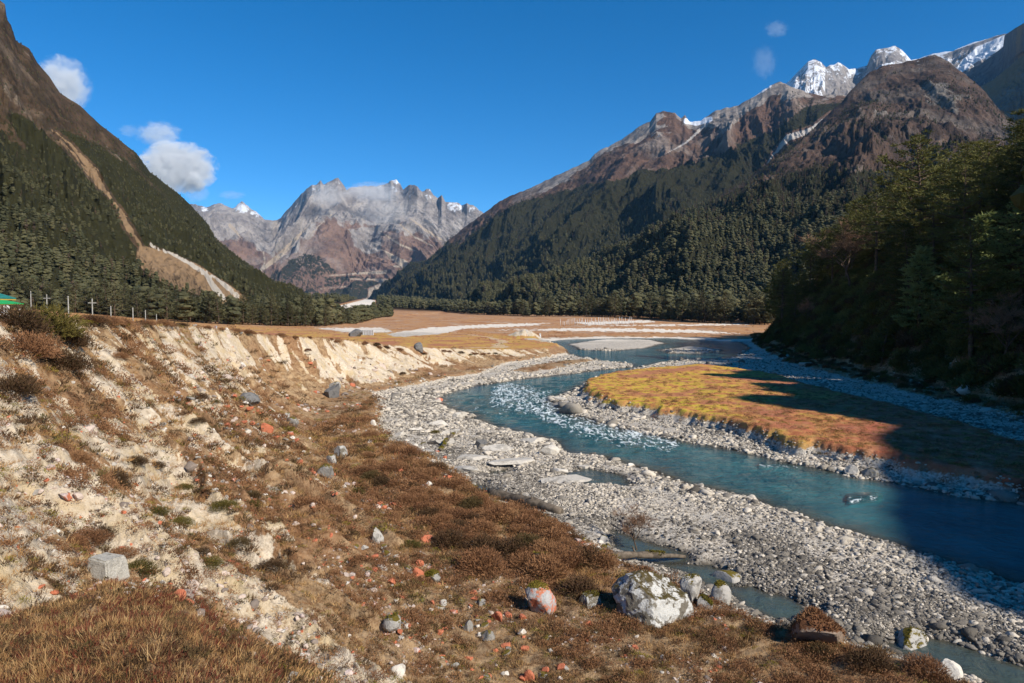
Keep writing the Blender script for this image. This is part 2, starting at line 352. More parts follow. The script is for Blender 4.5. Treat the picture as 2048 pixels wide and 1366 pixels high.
vg = g.n('TexVoronoi', i_Scale=11.0); g.set(vg, 'Vector', pos)
hsv = g.n('SeparateColor', mode='HSV'); g.set(hsv, 0, vg.outputs['Color'])
grav = g.cr(hsv.outputs[0], [(0.0, (0.13, 0.11, 0.09)), (0.35, (0.36, 0.31, 0.25)), (0.65, (0.55, 0.48, 0.39)), (1.0, (0.70, 0.62, 0.51))])
grav = g.mix(g.ramp(nm, 0.35, 0.75), grav, (0.50, 0.455, 0.39))
cm = g.ramp(g.math('ADD', sa.outputs[0], g.math('MULTIPLY', g.math('SUBTRACT', nf, 0.5), 1.3)), 0.40, 0.60)
gm = g.ramp(g.math('ADD', sa.outputs[1], g.math('MULTIPLY', g.math('SUBTRACT', nf, 0.5), 0.9)), 0.42, 0.58)
stone = g.ramp(g.math('ADD', sa.outputs[2], g.math('MULTIPLY', g.math('SUBTRACT', nff, 0.5), 1.4)), 0.62, 0.78)
col = g.mix(cm, grass, clay); col = g.mix(stone, col, g.mix(nm, (0.42, 0.30, 0.24), (0.60, 0.47, 0.38))); col = g.mix(gm, col, grav)
col = g.mix(g.math('MULTIPLY', sb.outputs[2], 0.8), col, (0.035, 0.028, 0.020))
sc3 = g.attr('MaskC'); s3 = g.n('SeparateColor'); g.set(s3, 0, sc3.outputs['Color'])
nfar = g.noise(0.07, 8, 0.72, pos, dist=0.8)
farc = g.cr(nfar, [(0.30, (0.13, 0.06, 0.035)), (0.42, (0.33, 0.15, 0.07)), (0.50, (0.46, 0.25, 0.11)), (0.58, (0.34, 0.21, 0.14)), (0.66, (0.56, 0.42, 0.28))])
col = g.mix(s3.outputs[0], col, g.mix(gm, farc, g.mix(nm, (0.62, 0.54, 0.44), (0.80, 0.72, 0.61))))
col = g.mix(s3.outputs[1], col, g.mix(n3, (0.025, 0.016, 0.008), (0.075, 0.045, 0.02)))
hgt = g.math('ADD', g.math('MULTIPLY', nff, 0.35), g.math('MULTIPLY', nf, 1.0))
nr = g.bump(hgt, 0.12, 0.9)
nr = g.bump(vg.outputs['Distance'], 0.06, 0.0, nr)
g.bsdf(col, 0.95, nr, 0.12)
M_ground = g.mat
m = GM
stone = np.clip(0.55 * sst(-0.2, 0.35, fbm(GX * 0.25, GY * 0.25, o=3, seed=90)) * sst(0.75, 0.2, m['t']) * (m['t'] > -1.4) * sst(110, 60, GY), 0, 1) * (1 - m['isle']) 
ix = np.clip((m['px'] - 1430) / 320 + 0.35 * m['w1'] + 0.2 * m['w2'], 0, 1)
MA = np.stack([m['clay'], m['gravel'], stone], 1)
MBk = np.stack([np.maximum(m['isle'], sst(150, 170, GY) * (m['t'] < 1) * 0 + 0.75 * (m['t'] > 1) * sst(70, 120, GY)), np.where(m['isle'] > 0.3, ix, 0.15), np.clip(m['wet'], 0, 1) * (m['t'] < 0.2)], 1)
strip_ = sdf(m['px'], m['py'], FARBED)
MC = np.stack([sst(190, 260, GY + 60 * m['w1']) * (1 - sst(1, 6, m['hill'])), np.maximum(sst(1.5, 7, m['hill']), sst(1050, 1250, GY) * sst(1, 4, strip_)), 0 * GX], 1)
MA[:, 1] = np.where(GY > 1000, sst(1, -2, strip_), MA[:, 1])
FC = grid_faces(len(rr), len(az))
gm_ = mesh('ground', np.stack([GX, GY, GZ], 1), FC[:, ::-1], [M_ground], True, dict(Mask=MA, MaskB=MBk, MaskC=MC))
link('ground', gm_, kind='structure')

# water: one sheet at the river's level, under the banks
w = NT('river_water')
wp = w.n('NewGeometry').outputs['Position']
st = w.n('Mapping'); w.set(st, 0, wp); st.inputs['Scale'].default_value = (1, 1, 1)
dp = w.attr('Depth').outputs['Fac']; rp = w.attr('Rapid').outputs['Fac']
wn1 = w.noise(1.3, 6, 0.6, wp, dist=0.8); wn2 = w.noise(5.0, 4, 0.6, wp); wn3 = w.noise(0.35, 4, 0.5, wp)
mp = w.n('Mapping'); w.set(mp, 0, wp); mp.inputs['Rotation'].default_value = (0, 0, R(-50)); mp.inputs['Scale'].default_value = (0.8, 0.28, 1)
wf = w.noise(2.3, 8, 0.66, mp.outputs[0], dist=1.6)
deep = w.mix(w.ramp(wn3, 0.3, 0.7), (0.022, 0.085, 0.100), (0.042, 0.140, 0.150))
shal = w.mix(wn2, (0.045, 0.045, 0.035), (0.09, 0.085, 0.06))
wc = w.mix(w.ramp(dp, 0.05, 0.75), shal, deep)
foam = w.ramp(w.math('ADD', wf, w.math('MULTIPLY', w.math('SUBTRACT', rp, 0.5), 0.36)), 0.665, 0.76)
wc = w.mix(foam, wc, (0.80, 0.86, 0.86))
ht = w.math('ADD', w.math('MULTIPLY', wn1, w.math('ADD', w.math('MULTIPLY', rp, 1.2), 0.25)), w.math('MULTIPLY', wn2, w.math('ADD', w.math('MULTIPLY', rp, 0.25), 0.05)))
wb = w.bsdf(wc, 0.08, w.bump(ht, 0.55, 1.0), 0.5, IOR=1.33)
w.set(wb, 'Roughness', w.math('ADD', w.math('MULTIPLY', foam, 0.6), 0.09))
tr = w.n('BsdfTransparent'); mx = w.n('MixShader'); w.set(mx, 0, w.ramp(dp, -0.25, 0.32)); w.t.links.new(tr.outputs[0], mx.inputs[1]); w.t.links.new(wb.outputs[0], mx.inputs[2])
w.t.links.new(mx.outputs[0], w.out.inputs[0])
yy = np.exp(np.linspace(math.log(7), math.log(420), 440)); ux = np.concatenate([np.linspace(-0.16, 0.95, 340, endpoint=False), np.linspace(0.95, 3.0, 160)])
YY, UX = np.meshgrid(yy, ux, indexing='ij'); WX = (YY * UX + 0).ravel(); WY = YY.ravel()
wz, wm = ground(WX, WY, False, True)
px_, py_ = wm['px'], wm['py']
rap = np.maximum.reduce([sst(70, 15, segd(px_, py_, [(1010, 800), (1080, 820), (1150, 850), (1240, 878), (1330, 885)])), 0.72 * sst(40, 10, segd(px_, py_, [(900, 800), (1000, 835)])),
    0.95 * sst(14, 4, segd(px_, py_, [(1522, 948), (1590, 942)])), 0.9 * sst(16, 4, segd(px_, py_, [(1700, 1025), (1750, 1020)])), 0.55 * sst(50, 20, segd(px_, py_, [(1150, 770), (1060, 780)])), 0.35 * sst(200, 60, segd(px_, py_, [(1300, 890), (1560, 940)]))])
wv = np.stack([WX, WY, 0.02 * rap * vn(WX * 1.4, WY * 1.4, seed=5) + 0.06 * rap * fbm(WX * 0.9, WY * 1.8, o=2, seed=6)], 1)
keep = wm['t'] < 0.4
wfc = grid_faces(len(yy), len(ux)); kf_ = keep[wfc].all(1) & ((wm['dr'] < 4) | (wm['pool'] < 2.5))[wfc].any(1)
wfc = wfc[kf_]; used = np.unique(wfc); remap = np.zeros(len(WX), int); remap[used] = np.arange(len(used))
me = mesh('river', wv[used], remap[wfc], [w.mat], True, dict(Depth=np.clip(-wz[used] / 0.7, -0.5, 1), Rapid=rap[used]))
link('river', me, kind='structure')
# ------------------------------------------------------------------ mountains
def pl(s): return [tuple(float(v) for v in q.split(',')) for q in s.split()]
def curve(pts, px):
    a = np.array(pts); return [np.interp(px, a[:, 0], a[:, k]) for k in range(1, a.shape[1])]
def sheet(name, ridge, base, nc, nr, mat, prof, amp, fscale, maskf, seed, jag=3.0, back=0.35, rid_mix=0.6, sink=6.0, flow=0.35, asp=1.0, skew=None, low=0.0):
    """hillside between a base line and a ridge line, both given as traced point + distance, with a far side behind the ridge"""
    r, b = np.array(ridge), np.array(base)
    u = np.linspace(0, 1, nc)
    # even steps along the ridge line
    def par(a):
        s = np.concatenate([[0], np.cumsum(np.hypot(np.diff(a[:, 0]), np.diff(a[:, 1]) * 0.5))]); return s / s[-1]
    pr_ = par(r); R3 = [np.interp(u, pr_, r[:, k]) for k in range(3)]
    if len(b) and asp:                      # match base by column
        B3 = [np.interp(R3[0], b[:, 0], b[:, k]) if k else R3[0] for k in range(3)]
        if asp == 2:
            pb = par(b); B3 = [np.interp(u, pb, b[:, k]) for k in range(3)]
    jy = jag * (fbm(u * nc / 26, 0.3, o=5, seed=seed, g=0.6))
    Rx, Ry, Rz = at_d(R3[0], R3[1] + jy, R3[2]); Bx, By, Bz = at_d(*B3)
    Bz = Bz - sink; K = nc // 12
    def sm(a):
        k = np.hanning(2 * K + 1); k /= k.sum(); return np.convolve(np.concatenate([2 * a[0] - a[K:0:-1], a, 2 * a[-1] - a[-2:-K - 2:-1]]), k, 'valid')
    Qx, Qy, Qz = sm(Rx), sm(Ry), sm(Rz); Bx, By, Bz = sm(Bx), sm(By), sm(Bz)
    nb = max(6, int(nr * 0.12))
    v = np.concatenate([np.linspace(0, 1, nr), 1 + back * np.linspace(0, 1, nb + 1)[1:]])
    V = v[:, None]; vc = np.clip(V, 0, 1)
    wt = np.clip(V, 0, 1) ** 7
    TX = Qx + (Rx - Qx) * wt; TY = Qy + (Ry - Qy) * wt; TZ = Qz + (Rz - Qz) * wt
    X = Bx + (TX - Bx) * V; Y = By + (TY - By) * V
    pz = (1 - prof) * vc + prof * vc ** 2
    Z = Bz + (TZ - Bz) * pz
    over = np.clip(V - 1, 0, None); Z = Z - over * (Rz - Bz) * 0.9
    env = np.sin(np.pi * np.clip(vc, 0, 1)) ** 0.7 * (V < 1.0) * np.minimum(1, (1 - vc) * 22)
    env = env * np.minimum(1, vc * 5)
    # spurs and gullies running down the slope
    a0 = (Rx * 0.5 + Bx * 0.5); b0 = (Ry * 0.5 + By * 0.5)
    al = np.concatenate([[0], np.cumsum(np.hypot(np.diff(a0), np.diff(b0)))])[None, :] + 0 * V
    dn = V * np.hypot(Rx - Bx, Ry - By)[None, :]
    wy = dn / fscale * flow; wx = al / fscale
    warp = fbm(wx * 0.7, wy * 0.9, o=3, seed=seed + 1)
    n1 = fbm(wx + 0.8 * warp, wy + 0.5 * warp, o=6, seed=seed + 2, g=0.60, rid=True)
    if skew:                                 # gullies that fan out to both sides of a summit
        kl, kr, u0, u1 = skew; q_ = dn / fscale; wt_ = sst(u0, u1, u)[None, :]
        n1 = (1 - wt_) * fbm(wx - kl * q_ + 0.8 * warp, wy + 0.5 * warp, o=6, seed=seed + 2, g=0.58, rid=True) + wt_ * fbm(wx + kr * q_ + 0.8 * warp, wy + 0.5 * warp, o=6, seed=seed + 5, g=0.58, rid=True)
    n2 = fbm(X / fscale * 1.7, Y / fscale * 1.7, Z / fscale * 1.2, o=6, seed=seed + 3, g=0.62)
    h = amp * (1.35 if name == 'mountain_left' else 1) * (rid_mix * (n1 - 0.45) + (1 - rid_mix) * n2) * env + low * fbm(al / (fscale * 2.6) + .4 * warp, dn / (fscale * 7), o=2, seed=seed + 9, rid=True) * env
    nx, ny = -(Rx - Bx), -(Ry - By); L = np.hypot(nx, ny) + 1e-6
    X = X + nx / L * h * 0.45; Y = Y + ny / L * h * 0.45; Z = Z + h * 0.8
    x, y, z = X.ravel(), Y.ravel(), Z.ravel()
    px, py = proj(x, y, z)
    ms = maskf(px, py, (V + 0 * X).ravel(), n1.ravel(), n2.ravel(), warp.ravel(), (al / fscale).ravel())
    me = mesh(name, np.stack([x, y, z], 1), grid_faces(len(v), nc), [mat], True, {k: a for k, a in ms.items() if k != 'forest'})
    o = link(name, me, kind='structure')
    return dict(X=X, Y=Y, Z=Z, px=px.reshape(X.shape), py=py.reshape(X.shape), forest=ms.get('forest', 0 * x).reshape(X.shape), nr=nr, o=o)
def scatter_pts(sh, n, seed, size):
    """random points over a hillside in proportion to its area where its woods grow"""
    rg = np.random.default_rng(seed); X, Y, Z = sh['X'][:sh['nr']], sh['Y'][:sh['nr']], sh['Z'][:sh['nr']]
    ax = X[:-1, 1:] - X[:-1, :-1]; ay = Y[:-1, 1:] - Y[:-1, :-1]; az_ = Z[:-1, 1:] - Z[:-1, :-1]
    bx = X[1:, :-1] - X[:-1, :-1]; by = Y[1:, :-1] - Y[:-1, :-1]; bz = Z[1:, :-1] - Z[:-1, :-1]
    ar = np.sqrt((ay * bz - az_ * by) ** 2 + (az_ * bx - ax * bz) ** 2 + (ax * by - ay * bx) ** 2)
    px, py, fo = sh['px'][:sh['nr']-1, :-1], sh['py'][:sh['nr']-1, :-1], sh['forest'][:sh['nr']-1, :-1]
    ok = (px > -120) & (px < 2160) & (py > -60)
    wgt = (ar * ok * fo).ravel(); tot = wgt.sum(); wgt = wgt / tot
    c = rg.choice(len(wgt), n, p=wgt); i, j = np.divmod(c, ax.shape[1]); s, t = rg.random(n), rg.random(n)
    P = [a[i, j] * (1 - s) * (1 - t) + a[i, j + 1] * s * (1 - t) + a[i + 1, j] * (1 - s) * t + a[i + 1, j + 1] * s * t for a in (X, Y, Z)]
    return np.stack(P, 1), tot
def thin(P, dmin, seed=0):                # keep trees at least dmin apart
    cell = np.floor(P[:, :2] / dmin).astype(np.int64); key = cell[:, 0] * 1000003 + cell[:, 1]
    _, idx = np.unique(key, return_index=True); return P[idx]

def rock_mat(name, bscale, rockc, shrub, forestc, beige, snow=(0.66, 0.68, 0.72), bdist=6):
    r = NT(name); p = r.n('NewGeometry').outputs['Position']
    a = r.attr('M1'); s1 = r.n('SeparateColor'); r.set(s1, 0, a.outputs['Color']); b = r.attr('M2'); s2 = r.n('SeparateColor'); r.set(s2, 0, b.outputs['Color'])
    n1 = r.noise(bscale, 9, 0.68, p); n2 = r.noise(bscale * 6, 7, 0.7, p); n0 = r.noise(bscale * 0.3, 6, 0.6, p)
    mpz = r.n('Mapping'); r.set(mpz, 0, p); mpz.inputs['Scale'].default_value = (1, 1, 0.6); ns = r.noise(bscale * 3, 8, 0.7, mpz.outputs[0], dist=0.4)
    rk = r.mix(r.ramp(n1, 0.35, 0.65), rockc[0], rockc[1]); rk = r.mix(r.math('MULTIPLY', r.ramp(ns, 0.48, 0.66), 0.8), rk, rockc[2]); rk = r.mix(r.ramp(n2, 0.58, 0.72), rk, rockc[0])
    sh = r.mix(r.ramp(n1, 0.38, 0.62), shrub[0], shrub[1]); sh = r.mix(r.ramp(n2, 0.50, 0.70), sh, shrub[2])
    sh = r.mix(r.math('MULTIPLY', r.ramp(n0, 0.5, 0.65), 0.5), sh, rk)
    fo = r.mix(n2, forestc[0], forestc[1])
    def th(m, n=n1, w=0.8, lo=0.44, hi=0.56): return r.ramp(r.math('ADD', m, r.math('MULTIPLY', r.math('SUBTRACT', n, 0.5), w)), lo, hi)
    c = r.mix(th(s1.outputs[0]), sh, rk)                     # M1.r rock
    c = r.mix(th(s2.outputs[1], n2), c, r.mix(n2, (0.15, 0.10, 0.06), (0.31, 0.20, 0.11)))  # M2.g ochre
    c = r.mix(th(s2.outputs[0], n2, 0.9), c, beige)         # M2.r scree
    c = r.mix(th(s1.outputs[1], n2, 1.0), c, fo)              # M1.g forest floor
    c = r.mix(th(s1.outputs[2], ns, 1.3), c, snow)            # M1.b snow
    h = r.math('ADD', r.math('MULTIPLY', ns, 0.6), n1); h = r.math('ADD', h, r.math('MULTIPLY', n2, 0.35))
    r.bsdf(c, 0.95, r.bump(h, bdist, 1.0), 0.1)
    return r.mat

# left mountain
def mask_left(px, py, v, n1, n2, w, al):
    wob = 30 * n2 + 12 * w
    scar = segd(px + wob, py, [(95, 245), (140, 290), (195, 345), (225, 400), (262, 460), (285, 500)], wid=[3, 6, 13, 6, 10, 6])
    talus = sdf(px + wob * .5, py, [(278, 490), (330, 500), (400, 530), (470, 575), (500, 600), (480, 620), (430, 600), (350, 580), (295, 550), (268, 520)])
    white = segd(px + wob * .25, py, [(300, 490), (345, 508), (385, 530), (412, 548), (430, 575), (450, 596)], wid=[1.5, 2.5, 4, 5, 7, 4])
    white2 = segd(px + wob * .3, py, [(425, 550), (455, 572), (475, 592)], wid=[2, 5, 6])
    white3 = segd(px + wob * .2, py, [(205, 378), (222, 400), (240, 432)], wid=[2, 4, 3])
    up = sst(0, 1, (curve([(-200, 90), (0, 220), (60, 250), (150, 280), (260, 330), (345, 390), (430, 475), (600, 560)], px)[0] - py + 60 * n2) / 50)
    ochre = np.maximum(0.66 * sst(3, -6, scar), 0.62 * sst(-30, 20, 40 * n2 + 26 * w - segd(px, py, [(60, 400), (130, 440), (200, 470)], wid=[30, 50, 30])))
    ochre = np.maximum(ochre, 0.9 * sst(8, -4, talus) * (0.65 + 0.4 * n2))
    clear = np.maximum.reduce([sst(6, -2, scar), sst(5, -4, talus), sst(3, 0, white), sst(3, 0, white2)])
    fo = (1 - clear) * (0.25 + 0.75 * sst(-0.35, 0.15, n2 * 1.5 + w * 0.8 + 0.006 * (py - 330))) * (1 - 0.70 * up) * (v < 1.02)
    edge = sst(150, 330, px) * sst(60, 20, py - curve([(100, 170), (200, 245), (345, 370), (430, 470), (480, 520), (640, 600)], px)[0])
    fo = np.maximum(fo, 0.8 * edge * (1 - clear))
    rock = 0.62 * up * sst(-0.2, 0.3, n1 - 0.5) + 0.3 * sst(0.2, 0.6, n2)
    zero = 0 * px
    return dict(M1=np.stack([rock, np.clip(fo * 0.9, 0, 1), zero], 1), M2=np.stack([np.maximum.reduce([sst(1.5, -1.5, white), 0.8 * sst(1.5, -1.5, white2), 0.40 * sst(1.5, -1.5, white3)]), ochre, zero], 1), forest=fo)
M_left = rock_mat('mountain_left_rock', 0.05, ((0.10, 0.075, 0.055), (0.20, 0.155, 0.11), (0.05, 0.035, 0.03)), ((0.036, 0.025, 0.015), (0.090, 0.056, 0.034), (0.050, 0.040, 0.020)), ((0.016, 0.017, 0.008), (0.040, 0.036, 0.014)), (0.40, 0.355, 0.30), bdist=3)
LEFT = sheet('mountain_left', pl('-500,-700,620 -200,-280,620 -60,-90,640 0,2,650 10,10,650 14,40,650 22,52,655 32,82,660 58,96,670 75,125,680 98,152,690 120,185,700 160,212,720 200,250,740 250,288,770 272,305,780 300,345,800 345,378,820 385,412,840 415,446,860 432,482,880 470,515,900 520,548,920 580,580,940 640,604,960 700,624,960 750,642,930 795,658,880'),
    pl('-500,600,150 -200,606,190 0,614,215 200,630,240 430,652,255 560,660,280 640,663,310 700,660,400 760,657,560 795,659,700'), 760, 420, M_left, 0.32, 52, 100, mask_left, 100, jag=4, asp=1)

# far mountain group
def mask_far(px, py, v, n1, n2, w, al):
    rel = py - curve([(380, 410), (480, 405), (545, 440), (600, 396), (640, 365), (680, 357), (780, 370), (850, 380), (890, 400), (970, 424), (1060, 440)], px)[0]
    rock = sst(150, 30, rel + 45 * n2 + 25 * w) ; rock = np.where(px < 560, 0.85 * sst(100, 50, rel + 40 * n2), rock)
    rock = np.maximum(rock, 0.8 * sst(22, -15, sdf(px + 15 * n2, py, [(700, 460), (760, 450), (765, 500), (735, 510), (710, 490)])))
    sc = [segd(px + 5 * n2, py + 4 * w, P, wid=W_) for P, W_ in (([(635, 435), (600, 470), (566, 504), (535, 532), (522, 540)], [1, 3, 6, 5, 3]), ([(663, 430), (640, 450), (610, 480)], [1, 2, 1]),
        ([(759, 463), (800, 490), (853, 511)], [1, 3, 1]), ([(762, 498), (785, 515), (810, 530), (824, 536)], [1, 6, 9, 2]), ([(820, 437), (850, 460), (892, 485)], [1, 3, 2]), ([(788, 440), (830, 475), (872, 496)], [1, 2, 1]),
        ([(460, 452), (472, 465), (486, 482)], [4, 3, 1]), ([(527, 505), (530, 525), (523, 540)], [2, 2, 2]), ([(655, 551), (700, 548), (771, 545)], [1, 2, 5]), ([(750, 560), (780, 566), (765, 575)], [3, 7, 3]),
        ([(765, 572), (741, 580), (739, 598), (683, 613)], [6, 4, 3, 3]), ([(640, 577), (690, 573)], [1, 1]), ([(700, 558), (765, 560)], [1, 3]), ([(790, 533), (840, 541), (815, 552)], [3, 3, 2]))]
    scree = 0.66 * np.maximum.reduce([sst(3, -2, s + 2.5 * n2) for s in sc]); scree = np.maximum(scree, 0.42 * sst(0.25, 0.6, fbm(al * 3 + w, v * 2, o=4, seed=71)) * sst(0.2, 0.4, v) * sst(0.9, 0.6, v))
    fo = sst(6, -6, sdf(px + 10 * n2, py + 8 * n1, [(545, 540), (560, 545), (575, 525), (607, 508), (640, 512), (665, 535), (690, 550), (720, 552), (790, 560), (900, 590), (900, 640), (500, 640)]))
    fo = fo * (1 - scree) * (0.60 + 0.5 * n2 + .2 * w)
    def hump_(x0, y0, rx, ry): return 0.72 * sst(1.5, 0.3, np.hypot((px + 22 * n2 - x0) / rx, (py + 10 * w - y0) / ry * 0.9))
    snow = np.maximum.reduce([0.85 * hump_(484, 418, 22, 14) * (n1 * 1.0 > 0.05), 0.8 * hump_(512, 430, 16, 10), 0.9 * hump_(791, 366, 11, 8), 0.7 * hump_(850, 396, 12, 8), 0.72 * hump_(905, 416, 26, 13), 0.8 * hump_(405, 418, 10, 8), 0.7 * hump_(548, 436, 12, 5)])
    snow = np.maximum(snow, 0.36 * sst(45, 8, rel))
    zero = 0 * px
    return dict(M1=np.stack([rock, fo, snow], 1), M2=np.stack([scree, 0.25 + 0.4 * w * (rel > 60), zero], 1))
M_far = rock_mat('mountain_far_rock', 0.006, ((0.20, 0.175, 0.165), (0.38, 0.34, 0.31), (0.13, 0.12, 0.12)), ((0.15, 0.095, 0.075), (0.24, 0.15, 0.11), (0.13, 0.10, 0.085)), ((0.016, 0.020, 0.014), (0.05, 0.045, 0.028)), (0.38, 0.31, 0.24), bdist=40)
FARS = sheet('mountain_far', pl('300,430,7400 380,405,7400 398,412,7300 412,416,7200 430,409,7100 444,408,7100 462,418,7100 470,416,7100 477,408,7100 484,402,7100 492,412,7100 505,420,7100 519,429,7200 532,441,7300 545,439,7300 561,435,7000 572,424,6900 585,410,6800 598,394,6700 608,385,6600 624,372,6500 634,371,6500 641,362,6500 647,370,6500 662,361,6500 676,356,6500 684,366,6500 694,381,6600 703,373,6700 730,371,6800 768,372,6800 782,362,6700 793,359,6700 800,366,6700 806,378,6600 820,371,6500 834,370,6400 845,383,6400 853,378,6400 860,380,6400 867,391,6400 876,395,6400 883,388,6300 891,402,6300 914,404,6300 924,412,6300 934,407,6200 950,416,6200 968,425,6200 1010,440,6200 1080,450,6200'),
    pl('300,640,4200 450,640,4200 600,625,4100 680,616,4100 740,614,4300 900,620,4600 1080,620,4800'), 900, 420, M_far, 0.15, 560, 1150, mask_far, 200, jag=6, rid_mix=0.66, sink=40, flow=0.5, low=150, skew=(1.0, 0.9, 0.40, 0.66))

# the long forested mountain on the right: a back range and a nearer spur
def mask_back(px, py, v, n1, n2, w, al):
    tl = curve([(600, 600), (740, 590), (830, 550), (900, 508), (960, 485), (1010, 452), (1100, 412), (1200, 385), (1300, 352), (1400, 335), (1500, 300), (1600, 255), (1750, 210)], px)[0]
    d = py - tl + 20 + 30 * n2 + 16 * w
    fo = np.maximum(sst(-16, 10, d) * (0.9 + 0.2 * n2), 0.45 * sst(-70, -10, d) * sst(-.1, .3, n2 + .4 * w))
    rdg = curve([(740, 600), (870, 510), (960, 430), (1060, 375), (1180, 320), (1270, 262), (1330, 225), (1450, 225), (1545, 170), (1700, 170), (1800, 170)], px)[0]
    rel = py - rdg
    rock = 0.95 * sst(58, 18, rel + 60 * n2 - 30 * (n1 - .5)) * sst(980, 1150, px); rock = np.maximum(rock, 0.4 * sst(0.1, 0.5, n2))
    ochre = 0.55 * sst(0.0, 0.35, w + n2 * .4) * sst(1560, 1420, px) * sst(110, 60, rel) * sst(930, 1040, px)
    sc = segd(px + 8 * n2, py, [(1665, 230), (1620, 262), (1579, 275), (1545, 312), (1524, 348), (1512, 360)], wid=[6, 7, 8, 3, 3, 2])
    sc = np.minimum(sc, segd(px + 6 * n2, py, [(1385, 242), (1420, 240), (1372, 285), (1335, 305)], wid=[5, 5, 3, 2]))
    snow = 0.75 * sst(9, 3, segd(px, py, [(1372, 242), (1395, 246), (1420, 238)])) + 0.6 * sst(6, 2, segd(px, py, [(1500, 195), (1540, 172)]))
    fo = fo * sst(0, 6, sc)
    return dict(M1=np.stack([rock, fo, snow], 1), M2=np.stack([0.62 * sst(3, -3, sc), ochre, 0 * px], 1), forest=fo * (v < .97) * (0.35 + 0.65 * (n2 > -.28)))
M_back = rock_mat('mountain_right_rock', 0.012, ((0.17, 0.145, 0.13), (0.34, 0.29, 0.25), (0.09, 0.08, 0.075)), ((0.075, 0.047, 0.036), (0.130, 0.077, 0.055), (0.050, 0.037, 0.030)), ((0.013, 0.016, 0.008), (0.035, 0.030, 0.014)), (0.42, 0.38, 0.34), bdist=12)
BACK = sheet('mountain_right', pl('690,618,4300 745,597,4200 800,562,4100 870,508,3950 920,462,3850 962,430,3750 1000,402,3700 1060,376,3600 1120,348,3500 1180,318,3400 1190,306,3400 1240,282,3350 1270,260,3300 1300,243,3250 1312,226,3250 1328,221,3250 1350,223,3200 1362,236,3200 1370,230,3200 1380,243,3200 1402,241,3150 1430,222,3100 1470,212,3050 1500,196,3000 1540,172,2950 1560,163,2950 1580,172,2900 1640,190,2850 1700,190,2800 1800,190,2700 1900,200,2600'),
    pl('690,632,3300 745,636,2600 800,640,2000 900,640,1500 1060,640,1300 1300,636,1200 1500,636,1200 1900,640,1200'), 900, 460, M_back, 0.30, 230, 400, mask_back, 300, low=80, jag=6, rid_mix=0.62, sink=12, flow=0.45)
def mask_spur(px, py, v, n1, n2, w, al):
    tl = curve([(800, 600), (1400, 410), (1500, 375), (1560, 345), (1640, 330), (1750, 330), (1850, 330), (2000, 330), (2300, 340)], px)[0]
    d = py - tl + 30 * n2 + 20 * w
    fo = np.maximum(sst(-20, 25, d), 0.55 * sst(-230, -30, d) * sst(-0.25, 0.3, n2 + .5 * w))
    rock = 0.62 * sst(40, -25, sdf(px + 50 * n2, py, [(1850, 160), (1890, 165), (1920, 210), (1900, 230), (1855, 215), (1835, 190)])) + 0.45 * sst(0.1, 0.5, n2)
    och = 0.55 * sst(10, -20, sdf(px + 20 * n2, py + 10 * w, [(1850, 270), (1900, 265), (1905, 290), (1860, 295)])) + 0.4 * sst(10, -30, sdf(px + 20 * n2, py, [(1920, 180), (2010, 240), (1990, 260), (1920, 220)]))
    return dict(M1=np.stack([rock, fo * 0.9, 0.30 * sst(60, 10, py - 120) + 0 * px], 1), M2=np.stack([0 * px, och, 0 * px], 1), forest=fo * (v < .99) * (0.9 + 0 * px))
M_spur = rock_mat('mountain_spur_rock', 0.02, ((0.10, 0.085, 0.075), (0.19, 0.165, 0.14), (0.05, 0.045, 0.04)), ((0.042, 0.029, 0.023), (0.095, 0.060, 0.044), (0.025, 0.02, 0.017)), ((0.013, 0.016, 0.008), (0.035, 0.030, 0.014)), (0.42, 0.38, 0.34), bdist=7)
SPUR = sheet('mountain_spur', pl('835,640,1650 900,612,1650 1000,588,1650 1100,560,1650 1200,520,1680 1300,475,1720 1400,425,1760 1480,372,1800 1540,330,1840 1600,280,1880 1650,235,1920 1700,185,1960 1740,145,2000 1765,132,2000 1800,126,2000 1830,120,2000 1870,110,1980 1900,128,1940 1930,152,1900 1960,175,1850 2012,232,1780 2060,262,1700 2300,350,1500'),
    pl('835,642,1500 1000,640,1150 1060,638,900 1300,636,640 1500,640,520 1700,650,460 2300,650,420'), 820, 420, M_spur, 0.22, 120, 210, mask_spur, 400, low=70, jag=8, rid_mix=0.6, sink=8, flow=0.4)
# snow peaks behind
def mask_snow(px, py, v, n1, n2, w, al):
    zero = 0 * px
    line = curve([(1500, 200), (1560, 190), (1610, 165), (1650, 150), (1690, 165), (1740, 160), (1800, 140), (1900, 170), (2010, 120), (2100, 120)], px)[0]
    snow = 0.40 + 0.6 * n2 + 0.35 * (0.5 - n1) - 0.5 * sst(-10, 35, py - line)
    ice = sst(3, -4, sdf(px + 4 * n2, py, [(1905, 145), (1925, 118), (1955, 92), (2012, 68), (2012, 92), (1985, 110), (1950, 125), (1925, 148), (1912, 152)]))
    snow = np.maximum(snow, ice); snow = np.where((px > 1860) & (py < 118 - (px - 1860) * 0.35), 0.8, snow)
    snow = np.where((px > 1580) & (px < 1650) & (n2 > -0.25), np.maximum(snow, 0.52), snow)
    return dict(M1=np.stack([zero + 0.9, zero, np.clip(snow, 0, 1)], 1), M2=np.stack([zero, 0.45 * sst(10, 50, py - line + 30 * w), zero], 1))
M_snow = rock_mat('snow_peak_rock', 0.008, ((0.17, 0.15, 0.14), (0.30, 0.27, 0.25), (0.10, 0.09, 0.09)), ((0.17, 0.11, 0.08), (0.24, 0.16, 0.11), (0.10, 0.07, 0.06)), ((0.02, 0.02, 0.01), (0.05, 0.04, 0.02)), (0.5, 0.45, 0.4), bdist=20)
